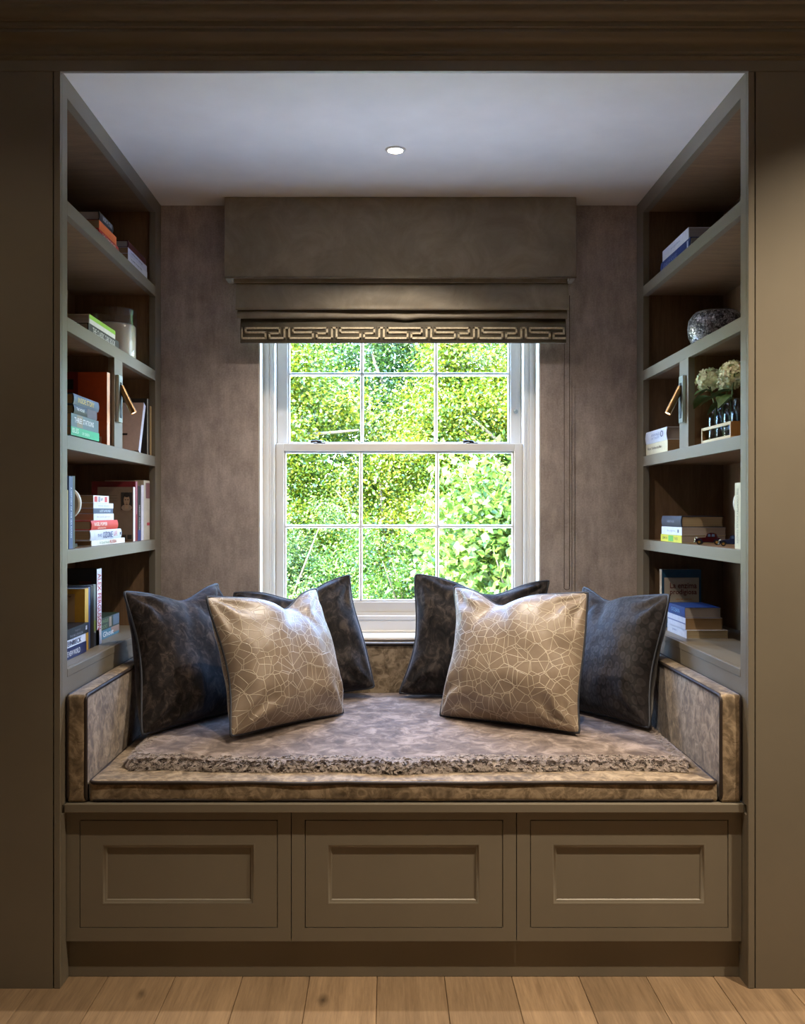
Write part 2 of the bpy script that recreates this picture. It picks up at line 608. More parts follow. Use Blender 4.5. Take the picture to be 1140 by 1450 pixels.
# crown moulding over the opening: stepped profile run along X
cr = [(YF + .010, 2.386), (YF - .002, 2.386), (YF - .002, 2.4135), (YF - .008, 2.416), (YF - .011, 2.421), (YF - .008, 2.4255), (YF - .010, 2.430)]
for k in range(7):
    a = k / 6 * math.pi / 2
    cr.append((YF - .012 - .030 * (1 - math.cos(a)), 2.432 + .030 * math.sin(a)))
cr += [(YF - .050, 2.464), (YF - .050, 2.472), (YF - .058, 2.474), (YF - .060, 2.486)]
for k in range(7):
    a = k / 6 * math.pi / 2
    cr.append((YF - .062 - .030 * math.sin(a), 2.488 + .024 * (1 - math.cos(a))))
cr += [(YF - .098, 2.516), (YF - .098, 2.526), (YF - .104, 2.528), (YF - .104, 2.60), (YF - .12, 2.61), (YF - .14, 2.65), (YF - .14, RZ), (YF + .010, RZ)]
obj('trim_crown', add_prism(bmesh.new(), cr, 'X', RX0, RX1), PAINT, kind='structure', label='stepped taupe crown moulding running over the alcove', cat='moulding', auto=25)
obj('trim_shadow_gap', bx(RX0, RX1, YF - .004, YF + .002, 2.3802, 2.3858), PAINT, kind='structure', label='thin taupe bead under the crown moulding', cat='moulding') if False else None

# alcove ceiling and walls
obj('ceiling', bx(XL - .34, XR + .34, YF + .011, YB + .2, ZC, ZC + .05), CEIL, kind='structure', label='white painted ceiling of the alcove', cat='ceiling')
OX0, OX1, OZ0, OZ1 = -0.4836, 0.578, 0.762, 2.15       # window opening
bm = bmesh.new()
add_box(bm, XL - .34, OX0, YB, YB + .2, 0, RZ)
add_box(bm, OX1, XR + .34, YB, YB + .2, 0, RZ)
add_box(bm, OX0, OX1, YB, YB + .2, 0, OZ0)
add_box(bm, OX0, OX1, YB, YB + .2, OZ1, RZ)
obj('wall_back', bm, WALLP, kind='structure', label='mottled taupe wallpapered wall around the sash window', cat='wall')

# ------------------------------------------------------------------ window
win = root('window_1', (XC + .002, YB + .1, OZ0), 'white painted sash window with twelve panes behind the cushions', 'window', kind='structure')
R0 = .006
obj('reveal', bx(OX0 - .0, OX0 + R0, YB - .001, YB + .1, OZ0, OZ1), WHITE, win)
obj('reveal', bx(OX1 - R0, OX1, YB - .001, YB + .1, OZ0, OZ1), WHITE, win)
obj('reveal', bx(OX0 + R0, OX1 - R0, YB - .001, YB + .1, OZ1 - R0, OZ1), WHITE, win)
# box lining with stepped staff beads
YW = YB + .095
def lining(name, xa, s):
    prof = [(xa, YW), (xa + s * .013, YW), (xa + s * .013, YW - .004), (xa + s * .022, YW - .004), (xa + s * .024, YW + .002), (xa + s * .034, YW + .002), (xa + s * .036, YW - .006), (xa + s * .044, YW - .006), (xa + s * .046, YW + .004), (xa + s * .046, YW + .10), (xa, YW + .10)]
    obj(name, add_prism(bmesh.new(), prof, 'Z', OZ0 + .014, OZ1), WHITE, win, auto=30)
lining('jamb_lining', OX0 + R0, 1)
lining('jamb_lining', OX1 - R0, -1)
LX0, LX1 = OX0 + R0 + .046, OX1 - R0 - .046
obj('head_lining', bx(LX0, LX1, YW, YW + .1, OZ1 - .05, OZ1), WHITE, win)
# sill board and moulded apron under the sash
sill = bmesh.new()
prof = [(YB - .03, .776), (YB - .036, .772), (YB - .038, .767), (YB - .036, .762), (YB - .03, .760), (YB + .1, .760), (YB + .1, .776)]
add_prism(sill, prof, 'X', OX0 - .02, OX1 + .02)
obj('sill_board', sill, WHITE, win, auto=30)
ap = bmesh.new()
prof = [(YW + .1, .777), (YW - .012, .777), (YW - .012, .782), (YW - .006, .785), (YW - .006, .818), (YW - .002, .822), (YW - .008, .826), (YW - .008, .838), (YW - .002, .842), (YW + .0, .853), (YW + .1, .853)]
add_prism(ap, prof, 'X', LX0 - .046, LX1 + .046)
obj('sill_apron', ap, WHITE, win, auto=30)

def sash(name, x0, x1, y0, y1, z0, z1, st, rail_b, rail_t, nx=3, nz=2, bar=.0135):
    bm = bmesh.new()
    add_box(bm, x0, x0 + st, y0, y1, z0, z1, .002, 1)
    add_box(bm, x1 - st, x1, y0, y1, z0, z1, .002, 1)
    add_box(bm, x0 + st, x1 - st, y0, y1, z0, z0 + rail_b, .002, 1)
    add_box(bm, x0 + st, x1 - st, y0, y1, z1 - rail_t, z1, .002, 1)
    s = obj(name, bm, WHITE, win)
    gx0, gx1, gz0, gz1 = x0 + st, x1 - st, z0 + rail_b, z1 - rail_t
    ym = (y0 + y1) / 2
    xs = [gx0 + (gx1 - gx0) * k / nx for k in range(nx + 1)]
    zs = [gz0 + (gz1 - gz0) * k / nz for k in range(nz + 1)]
    # glazing bead round the opening
    for (a, b_, c, d) in ((gx0, gx0 + .007, gz0, gz1), (gx1 - .007, gx1, gz0, gz1), (gx0 + .007, gx1 - .007, gz0, gz0 + .007), (gx0 + .007, gx1 - .007, gz1 - .007, gz1)):
        obj('glazing_bead', bx(a, b_, y0 + .006, y1 - .004, c, d, .002, 1), WHITE, s)
    for xx in xs[1:-1]:
        pr = [(xx - bar / 2, ym + .01), (xx - bar / 2, ym - .004), (xx - bar / 4, ym - .012), (xx - bar / 4, y0 + .003), (xx + bar / 4, y0 + .003), (xx + bar / 4, ym - .012), (xx + bar / 2, ym - .004), (xx + bar / 2, ym + .01)]
        obj('glazing_bar', add_prism(bmesh.new(), pr, 'Z', gz0 + .007, gz1 - .007), WHITE, s)
    for zz in zs[1:-1]:
        for i in range(nx):
            pr = [(ym + .01, zz - bar / 2), (ym - .004, zz - bar / 2), (ym - .012, zz - bar / 4), (y0 + .003, zz - bar / 4), (y0 + .003, zz + bar / 4), (ym - .012, zz + bar / 4), (ym - .004, zz + bar / 2), (ym + .01, zz + bar / 2)]
            obj('glazing_bar', add_prism(bmesh.new(), pr, 'X', xs[i] + (.007 if i == 0 else bar / 2), xs[i + 1] - (.007 if i == nx - 1 else bar / 2)), WHITE, s)
    for i in range(nx):
        for j in range(nz):
            bm = bmesh.new()
            vv = [bm.verts.new(p) for p in ((xs[i], ym, zs[j]), (xs[i + 1], ym, zs[j]), (xs[i + 1], ym, zs[j + 1]), (xs[i], ym, zs[j + 1]))]
            bm.faces.new(vv)
            obj('pane', bm, GLASS, s)
    return s
low = sash('sash', LX0 + .001, LX1 - .001, YW + .008, YW + .046, .853, 1.505, .032, .040, .030)
upp = sash('sash', LX0 + .001, LX1 - .001, YW + .052, YW + .090, 1.478, 2.10, .042, .030, .045)
# sash fasteners on the meeting rail and a stop on the right stile
for xf in (-0.262, 0.330):
    bm = bmesh.new()
    add_box(bm, xf - .022, xf + .022, YW + .014, YW + .04, 1.505, 1.509, .001, 1)
    add_lathe(bm, (xf, YW + .027, 1.509), [(.009, 0), (.009, .006), (.006, .009), (0, .010)], 14)
    add_tube(bm, [(xf, YW + .026, 1.514), (xf - .014, YW + .022, 1.516), (xf - .034, YW + .02, 1.513)], [.005, .004, .0055], 8)
    obj('sash_fastener', bm, DARKMET, low, auto=40, label='dark bronze sash fastener')
bm = bmesh.new()
add_lathe(bm, (LX1 - .022, YW + .052, 1.633), [(.009, 0), (.009, .004), (.006, .006), (.006, .013), (0, .0135)], 16, (0, -1, 0))
obj('sash_stop', bm, CHROME, upp, auto=40, label='small round metal sash stop')

# a light portal that only guides sky sampling through the opening
po = lamp('window_portal', 'AREA', ((OX0 + OX1) / 2, YB + .195, (OZ0 + OZ1) / 2), 1.0, (1, 1, 1), shape='RECTANGLE', size=OX1 - OX0, size_y=OZ1 - OZ0)
po.rotation_euler = (-math.pi / 2, 0, 0)
po.data.cycles.is_portal = True

# ------------------------------------------------------------------ bench: plinth, three drawer cabinets, board
YD = 2.530
obj('trim_plinth', bx(XL + .0005, XR - .0005, 2.550, 2.566, 0.001, .103), PAINT, kind='structure', label='recessed taupe plinth under the drawer cabinets', cat='plinth')
obj('bench_top', bx(XL + .001, XR - .001, 2.511, YB - .001, ZB - .023, ZB, .002, 2), PAINT, label='continuous taupe bench board carrying the seat cushion', cat='bench top')
UW = (XR - XL) / 3
clab = ['taupe drawer cabinet under the bench, below the bookcase with the candle jar', 'taupe drawer cabinet in the middle of the row under the bench', 'taupe drawer cabinet under the bench, below the bookcase with the mosaic pot']
for k in range(3):
    x0, x1 = XL + k * UW + .0012, XL + (k + 1) * UW - .0012
    z0, z1 = .1035, ZB - .0235
    cab = root('drawer_cabinet', ((x0 + x1) / 2, 2.8, z0), clab[k], 'cabinet', 'drawer cabinets under the window seat')
    obj('body', bx(x0, x1, YD + .03, 3.50, z0, z1), PAINT, cab)
    ox0, ox1, oz0, oz1 = x0 + .0345, x1 - .0345, .1385, .4245
    bm = bmesh.new()
    add_box(bm, x0, ox0, YD, YD + .0298, z0, z1)
    add_box(bm, ox1, x1, YD, YD + .0298, z0, z1)
    add_box(bm, ox0, ox1, YD, YD + .0298, z0, oz0)
    add_box(bm, ox0, ox1, YD, YD + .0298, oz1, z1)
    obj('face_frame', bm, PAINT, cab)
    g = .0022
    dx0, dx1, dz0, dz1 = ox0 + g, ox1 - g, oz0 + g, oz1 - g
    px0, px1, pz0, pz1 = dx0 + .056, dx1 - .058, dz0 + .058, dz1 - .060
    bm = bmesh.new()
    add_box(bm, dx0, px0, YD + .0005, YD + .022, dz0, dz1)
    add_box(bm, px1, dx1, YD + .0005, YD + .022, dz0, dz1)
    add_box(bm, px0, px1, YD + .0005, YD + .022, dz0, pz0)
    add_box(bm, px0, px1, YD + .0005, YD + .022, pz1, dz1)
    dr = obj('drawer', bm, PAINT, cab)
    obj('panel', bx(px0, px1, YD + .0085, YD + .021, pz0, pz1), PAINT, dr)
    # mitred moulding frame
    prof = [(0.002, .0002), (.005, .0008), (.0065, .0032), (.009, .0042), (.011, .0046), (.0125, .0066), (.014, .0083)]
    bm = bmesh.new()
    loops = []
    for (w, dy) in prof:
        loops.append([bm.verts.new(p) for p in ((px0 + w, YD + dy, pz0 + w), (px1 - w, YD + dy, pz0 + w), (px1 - w, YD + dy, pz1 - w), (px0 + w, YD + dy, pz1 - w))])
    loops.insert(0, [bm.verts.new(p) for p in ((px0, YD + .0006, pz0), (px1, YD + .0006, pz0), (px1, YD + .0006, pz1), (px0, YD + .0006, pz1))])
    for A, B in zip(loops, loops[1:]):
        for i in range(4):
            bm.faces.new((A[i], A[(i + 1) % 4], B[(i + 1) % 4], B[i]))
    obj('moulding', bm, PAINT, dr, auto=60)

# ------------------------------------------------------------------ bookcases
S = [0.823, 1.139, 1.4445, 1.759, 2.068]      # shelf tops
TH = 0.037
def bookcase(side):
    s = -1 if side == 'left' else 1
    xi = XL if s < 0 else XR
    r = root('bookcase', (xi + s * .15, 3.05, ZB), {'left': 'built-in taupe oak-lined bookcase holding the candle jar and orange hardback', 'right': 'built-in taupe oak-lined bookcase holding the mosaic pot and hydrangeas'}[side], 'bookcase')
    def b2(a, b_, *q, **k_):
        a, b_ = xi + s * a, xi + s * b_
        return bx(min(a, b_), max(a, b_), *q, **k_)
    Y0, Y1, Y2, Y3 = 2.500, 2.540, 3.505, YB - .0008
    zb = ZB + .0005
    zt = ZC - .0006
    obj('stile', b2(0, .022, Y0, Y1, zb, zt), PAINT, r)
    obj('stile', b2(0, .022, Y2, Y3, zb, zt), PAINT, r)
    obj('top_rail', b2(0, .022, Y1, Y2, 2.340, zt), PAINT, r)
    obj('apron', b2(0, .022, Y1, Y2, zb, S[0] - .022), PAINT, r)
    obj('side_panel', b2(.022, .30, Y0 + .005, Y0 + .028, zb, zt), DARK_OAK_V, r)
    obj('side_panel', b2(.022, .30, Y2 + .012, Y2 + .032, zb, zt), DARK_OAK_V, r)
    obj('back_panel', b2(.298, .306, Y0 + .005, Y3, zb, zt), DARK_OAK_V, r)
    obj('top_panel', b2(.022, .298, Y0 + .028, Y2 + .012, 2.345, 2.36), DARK_OAK, r)
    for k, z in enumerate(S):
        if k == 0:
            sh = obj('shelf', b2(.012, .298, Y0 + .028, Y2 + .012, z - .02, z), PAINT, r)
            obj('shelf_edge', b2(-.001, .012, Y1, Y2, z - .022, z, bev=.0015), PAINT, sh)
        else:
            sh = obj('shelf', b2(.020, .298, Y0 + .028, Y2 + .012, z - TH + .006, z - .0005), DARK_OAK, r)
            obj('shelf_edge', b2(0, .020, Y1, Y2, z - TH, z, bev=.001), PAINT, sh)
    dv = obj('divider', b2(.020, .298, 2.984, 3.066, S[2], S[3] - TH + .006), DARK_OAK_V, r)
    obj('divider_edge', b2(0, .020, 2.980, 3.070, S[2], S[3] - TH), PAINT, dv)
bookcase('left')
bookcase('right')

# ------------------------------------------------------------------ reading lights
BULB = glow('reading_lens_glow', (1.0, 0.82, 0.6, 1), 9.0)
BULB2 = glow('reading_lens_glow_bright', (1.0, 0.82, 0.6, 1), 30.0)
def reading_light(side):
    s = 1 if side == 'left' else -1          # direction into the alcove
    xi = XL if s > 0 else XR
    yc = 3.012 if side == 'left' else 3.022
    r = root('reading_light', (xi, yc, 1.525), 'slim bronze tilting reading light on the ' + OF[side], 'wall light', 'pair of bronze reading lights')
    def b2(a, b_, *q, **k_):
        a, b_ = xi + s * a, xi + s * b_
        return bx(min(a, b_), max(a, b_), *q, **k_)
    obj('back_plate', b2(.0004, .011, yc - .021, yc + .021, 1.522, 1.670, bev=.001, seg=1), CHROME, r)
    obj('recess', b2(.0112, .0122, yc - .009, yc + .011, 1.536, 1.648), BLACK, r)
    p0 = Vector((xi + s * .010, yc + .001, 1.636))
    p1 = Vector((xi + s * .051, yc + .004, 1.552))
    obj('pivot', add_tube(bmesh.new(), [p0 + Vector((0, -.01, 0)), p0 + Vector((0, .01, 0))], .005, 12), DARKMET, r, auto=40)
    bm = bmesh.new()
    ax = (p1 - p0).normalized()
    L = (p1 - p0).length
    add_lathe(bm, p0, [(0, 0), (.0092, 0), (.0102, .001), (.0102, L), (.0086, L), (.0086, L - .003)], 24, ax)
    t = obj('tube', bm, BRONZE, r, auto=40)
    obj('lens', add_lathe(bmesh.new(), p0, [(0, L - .002), (.0085, L - .002)], 20, ax), BULB if s > 0 else BULB2, t)
    l = lamp('reading_spot', 'SPOT', p1 + ax * .004, 1.2, WARM, r, spot_size=math.radians(75), spot_blend=.6, shadow_soft_size=.006)
    l.rotation_euler = ax.to_track_quat('-Z', 'Y').to_euler()
reading_light('left')
reading_light('right')

# ------------------------------------------------------------------ ceiling downlights
LENS = glow('downlight_glow', (1.0, 0.9, 0.78, 1), 60.0)
LENS_R = glow('room_downlight_glow', (1.0, 0.85, 0.65, 1), 20.0)
def downlight(loc, label, energy, size, lens, group=None, blend=.5, color=WARM):
    r = root('downlight', loc, label, 'ceiling light', group)
    bm = add_lathe(bmesh.new(), loc, [(.023, -.0005), (.023, -.003), (.0245, -.0045), (.029, -.0045), (.032, -.0025), (.033, -.0002)], 36)
    obj('bezel', bm, WHITE, r, auto=40)
    obj('lens', add_lathe(bmesh.new(), loc, [(0, -.0030), (.0229, -.0030)], 28), lens, r)
    lamp('downlight_spot', 'SPOT', Vector(loc) + Vector((0, 0, -.012)), energy, color, r, spot_size=math.radians(size), spot_blend=blend, shadow_soft_size=.02)
downlight((0.027, 3.041, ZC), 'small round lit downlight in the alcove ceiling above the cushions', 76, 122, LENS, blend=1.0, color=(1.0, .88, .74))
for (xx, e, dl) in ((-1.0, 16, 'bookcase with the candle jar'), (0.40, 120, 'middle drawer cabinet'), (1.35, 215, 'bookcase with the mosaic pot')):
    downlight((xx, 1.84, RZ), 'round lit downlight in the room ceiling before the ' + dl, e, 104, LENS_R, 'room ceiling downlights', 1.0)

# ------------------------------------------------------------------ pelmet and roman blind
PX0, PX1 = -0.5946, 0.6929
pel = root('pelmet', (.05, 3.55, 2.098), 'flat taupe velvet pelmet box fixed under the alcove ceiling', 'pelmet')
obj('front', bx(PX0, PX1, 3.495, 3.515, 2.098, ZC - .0006, .003, 2), BLIND_V, pel, auto=40)
obj('return', bx(PX0, PX0 + .02, 3.5155, YB - .001, 2.098, ZC - .0006), BLIND_V, pel)
obj('return', bx(PX1 - .02, PX1, 3.5155, YB - .001, 2.098, ZC - .0006), BLIND_V, pel)
obj('piping', add_tube(bmesh.new(), [(PX0, 3.4955, 2.0985), (PX1, 3.4955, 2.0985)], .0032, 8), BLIND_V, pel, True)
obj('lining_edge', bx(PX0 + .03, PX1 - .03, 3.517, 3.527, 2.084, 2.16, .003, 2), BLIND_V, pel)

bld = root('roman_blind', (.046, 3.54, 1.864), 'raised taupe roman blind with a fret-patterned bottom band', 'blind')
BX0, BX1 = -0.556, 0.668
def cloth_strip(name, x0, x1, prof, mat, nx=90, amp=.003, seed=0, sagf=None):
    """prof: outline points (y, z) of the cloth, swept along X with soft irregularity"""
    bm = bmesh.new()
    cols = []
    for i in range(nx + 1):
        x_ = x0 + (x1 - x0) * i / nx
        u = i / nx
        row = []
        for j, (y_, z_) in enumerate(prof):
            n1 = mnoise.noise(Vector((x_ * 5 + seed, j * .25, seed * 3.1)))
            n2 = mnoise.noise(Vector((x_ * 2.2 + seed * 2, j * .15, 4.2)))
            dz = sagf(u, j) if sagf else 0
            row.append(bm.verts.new((x_, y_ + amp * n1 + amp * 1.6 * n2, z_ + amp * .6 * n2 + dz)))
        cols.append(row)
    for a, b_ in zip(cols, cols[1:]):
        for j in range(len(prof) - 1):
            bm.faces.new((a[j], b_[j], b_[j + 1], a[j + 1]))
    return bm
def pinch(u, j):
    return .010 * math.exp(-((u - .52) / .05) ** 2) * (j > 6)
pf = [(3.545, 2.16), (3.538, 2.09)] + [(3.530 - .022 * math.sin(a / 8 * math.pi / 2), 2.09 - .098 * a / 8) for a in range(9)] + [(3.506, 1.987), (3.510, 1.983), (3.520, 1.984), (3.545, 1.995), (3.555, 2.02)]
obj('fold', cloth_strip('fold', BX0, BX1, pf, BLIND_V, amp=.0055, seed=1), BLIND_V, bld, True, recalc=False)
pf = [(3.552, 2.02), (3.540, 1.995), (3.528, 1.982), (3.520, 1.972), (3.515, 1.962), (3.517, 1.955), (3.526, 1.953), (3.545, 1.96), (3.556, 1.985)]
obj('fold', cloth_strip('fold', BX0 + .004, BX1 - .003, pf, BLIND_V, amp=.004, seed=5, sagf=lambda u, j: -.006 * math.exp(-((u - .51) / .03) ** 2)), BLIND_V, bld, True, recalc=False)
pf = [(3.553, 2.0), (3.545, 1.96), (3.538, 1.948), (3.533, 1.940), (3.530, 1.930), (3.529, 1.900), (3.529, 1.866), (3.533, 1.8635), (3.540, 1.866), (3.541, 1.95)]
band = obj('bottom_band', cloth_strip('bottom_band', BX0 + .014, BX1 - .006, pf, BLIND_D, amp=.0012, seed=9), BLIND_D, bld, True, recalc=False)
# fret ribbon: one motif per repeat, raised strips
GOLD = velvet('gold_grey_braid', rgb(186, 172, 142), rgb(214, 200, 170), rgb(234, 222, 194), 120, 0, .3)
C = .000343
def ribbon_mesh():
    path = [(540 - 510, 735), (540 - 510, 625), (590 - 510, 625), (590 - 510, 735), (335, 735), (335, 674), (122, 674), (122, 627), (487, 627), (487, 684), (377, 684), (377, 735), (540, 735)]
    w = .0074 / 2
    bm = bmesh.new()
    P = [((a - 30) * C, (735 - b_) * C) for a, b_ in path]
    for (a, b_) in zip(P, P[1:]):
        x0, x1 = sorted((a[0], b_[0])); z0, z1 = sorted((a[1], b_[1]))
        add_box(bm, x0 - w, x1 + w, -.0030, .0014, z0 - w, z1 + w, .0008, 1)
    return bm
x_ = BX0 + .016 - .0 - .035
first = None
zk = 1.8815
period = 510 * C
for k in range(8):
    bm = ribbon_mesh()
    x_o = BX0 + .030 - .0274 + k * period
    for v in bm.verts:
        v.co += Vector((x_o, 3.5275, zk))
    # trim to the width of the band
    for nrm, lim in (((1, 0, 0), BX1 - .008), ((-1, 0, 0), BX0 + .018)):
        geo = list(bm.verts) + list(bm.edges) + list(bm.faces)
        bmesh.ops.bisect_plane(bm, geom=geo, plane_co=(lim, 0, 0), plane_no=nrm, clear_outer=True)
    if len(bm.faces) > 4:
        obj('fret_motif', bm, GOLD, band)
    else:
        bm.free()
# bead chain of the blind, hanging beside the window
ch = root('blind_chain', (.668, 3.57, .95), 'thin bead chain loop hanging beside the window', 'chain')
for yy, xo in ((3.567, .662), (3.575, .683)):
    pts = [(xo, yy, z_) for z_ in np.linspace(2.05, .96, 12)]
    obj('strand', add_tube(bmesh.new(), pts, .0013, 6), flat('chain_brown', rgb(96, 80, 66), .4, .4), ch, True)
obj('loop', add_tube(bmesh.new(), [(.6725 + .0105 * math.cos(a), 3.571 + .004 * math.cos(a) * -1, .96 + .0105 * math.sin(a)) for a in np.linspace(math.pi, 2 * math.pi, 8)], .0013, 6), MATS['chain_brown'], ch, True)

# ------------------------------------------------------------------ seat cushion, bolsters, fur throw
def puffed(x0, x1, y0, y1, z0, z1, n=(24, 24, 4), puff=(0, 0, 0), bev=.012, wob=.002, seed=0):
    bm = bmesh.new()
    bmesh.ops.create_cube(bm, size=2.0)
    def cut(axis, k):
        es = [e for e in bm.edges if abs((e.verts[0].co - e.verts[1].co).normalized()[axis]) > .99]
        bmesh.ops.subdivide_edges(bm, edges=es, cuts=k, use_grid_fill=True)
    for a in range(3):
        cut(a, n[a])
    sharp = [e for e in bm.edges if len(e.link_faces) == 2 and e.calc_face_angle() > .8]
    dx, dy, dz = (x1 - x0) / 2, (y1 - y0) / 2, (z1 - z0) / 2
    bmesh.ops.transform(bm, matrix=Matrix.Diagonal((dx, dy, dz, 1)), verts=bm.verts)
    bmesh.ops.bevel(bm, geom=sharp, offset=bev, segments=3, profile=.6, affect='EDGES')
    c = Vector(((x0 + x1) / 2, (y0 + y1) / 2, (z0 + z1) / 2))
    for v in bm.verts:
        u = v.co.x / dx, v.co.y / dy, v.co.z / dz
        q = [max(0, 1 - t * t) ** .6 for t in u]
        nn = mnoise.noise(v.co * 6 + Vector((seed, seed, 0)))
        v.co.x += (puff[0] * u[0] * q[1] * q[2]) + wob * nn * u[0]
        v.co.y += (puff[1] * u[1] * q[0] * q[2]) + wob * nn * u[1]
        v.co.z += (puff[2] * max(0, u[2]) * q[0] * q[1]) + wob * nn * max(0, u[2])
        v.co += c
    return bm
def rect_loop(axis, lvl, a0, a1, b0, b1, r=.012, n=5, wob=0):
    pts = []
    for (cx, cy, st) in ((a1 - r, b1 - r, 0), (a0 + r, b1 - r, 90), (a0 + r, b0 + r, 180), (a1 - r, b0 + r, 270)):
        for k in range(n):
            t = math.radians(st + 90 * k / (n - 1))
            pts.append((cx + r * math.cos(t), cy + r * math.sin(t)))
    out = []
    m = len(pts)
    for i in range(m):
        a, b_ = Vector(pts[i]), Vector(pts[(i + 1) % m])
        k = max(1, int((b_ - a).length / .05))
        for j in range(k):
            p = a + (b_ - a) * j / k
            w = wob * mnoise.noise(Vector((p.x * 9, p.y * 9, lvl * 5)))
            out.append({'X': (lvl, p.x, p.y), 'Y': (p.x, lvl, p.y), 'Z': (p.x, p.y, lvl + w)}[axis])
    return out
SX0, SX1 = -0.789, 0.876
seat = root('seat_cushion', (XC, 3.03, ZB), 'long tan crushed velvet seat cushion with dark piping on the bench', 'cushion')
obj('cushion_body', puffed(SX0, SX1, 2.527, 3.512, ZB + .0006, .528, (40, 26, 3), (.002, .004, .012), .010, .003, 3), SEAT_V, seat, True)
obj('piping', add_tube(bmesh.new(), rect_loop('Z', .5235, SX0 + .002, SX1 - .002, 2.5255, 3.510, .02, wob=.003), .0052, 8, True), PIPE_D, seat, True)
obj('piping', add_tube(bmesh.new(), rect_loop('Z', ZB + .006, SX0 + .002, SX1 - .002, 2.529, 3.510, .02), .0045, 8, True), PIPE_D, seat, True)
def bolster(label, x0, x1, y0, y1, z1, face):
    r = root('bolster', ((x0 + x1) / 2, (y0 + y1) / 2, ZB), label, 'cushion', 'box bolsters round the window seat')
    n = (4, 24, 8) if face != 'Y' else (34, 4, 8)
    obj('cushion_body', puffed(x0, x1, y0, y1, ZB + .0006, z1, n, ((.001, .004, .004) if face != 'Y' else (.004, .001, .002)), .008, .0015, x0 * 7), SEAT_V, r, True)
    e = .0030
    if face == 'Y':
        for yy in (y0 + .001,):
            obj('piping', add_tube(bmesh.new(), rect_loop('Y', yy, x0 + e, x1 - e, ZB + .006, z1 - e, .014), .0055, 8, True), PIPE_D, r, True)
    else:
        for xx in (x0 + .001, x1 - .001):
            obj('piping', add_tube(bmesh.new(), rect_loop('X', xx, y0 + e, y1 - e, ZB + .006, z1 - e, .014), .0052, 8, True), PIPE_D, r, True)
bolster('tan velvet box bolster standing against the bookcase with the candle jar', XL + .006, SX0 - .006, 2.522, 3.49, .757, 'X')
bolster('tan velvet box bolster standing against the bookcase with the mosaic pot', SX1 + .006, XR - .006, 2.522, 3.49, .757, 'X')
bolster('tan velvet box bolster standing under the window sill', SX0 + .004, SX1 - .004, 3.517, YB - .004, .756, 'Y')

# throw
TX0, TX1, TY0, TY1 = -0.735, 0.848, 2.600, 3.495
def throw_z(x, y):
    u = (x - SX0) / (SX1 - SX0) * 2 - 1
    v = (y - 2.527) / (3.512 - 2.527) * 2 - 1
    base = .528 + .012 * max(0, 1 - u * u) ** .6 * max(0, 1 - v * v) ** .6 + .004
    back = .024 * max(0, min(1, (y - 2.62) / .75)) ** 1.1
    n1 = mnoise.noise(Vector((x * 3.2, y * 4.5, 1.7)))
    n2 = mnoise.noise(Vector((x * 9, y * 9, 5.1)))
    return base + back + .018 + .005 * n1 + .002 * n2
def throw_edge(u):            # front edge in Y, u in 0..1 across
    return TY0 + .010 * math.sin(u * 9.0 + .5) + .008 * math.sin(u * 23.0) + .018 * abs(2 * u - 1) ** 6
thr = root('fur_throw', (XC, 3.0, .53), 'grey-brown sheepskin throw with a shaggy front edge on the seat', 'throw')
bm = bmesh.new()
NX, NY = 160, 70
def throw_pt(i, j):
    u, v = i / NX, (j / NY) ** 1.8
    fy = throw_edge(u)
    y = fy + (TY1 - fy) * v
    in_l = .035 * math.exp(-((y - fy) / .05)) ** 2
    x = TX0 + in_l + (TX1 - TX0 - 2 * in_l) * u + .006 * math.sin(y * 14) * (2 * abs(u - .5)) ** 3
    z = throw_z(x, y)
    e = min(u * (TX1 - TX0), (1 - u) * (TX1 - TX0), v * (TY1 - fy) * 1.0)
    if e < .022:
        z = .533 + (z - .533) * math.sqrt(max(0, 1 - (1 - e / .022) ** 2))
    return x, y, z
V = [[bm.verts.new(throw_pt(i, j)) for j in range(NY + 1)] for i in range(NX + 1)]
for i in range(NX):
    for j in range(NY):
        bm.faces.new((V[i][j], V[i + 1][j], V[i + 1][j + 1], V[i][j + 1]))
obj('hide', bm, SUEDE, thr, True, recalc=False)
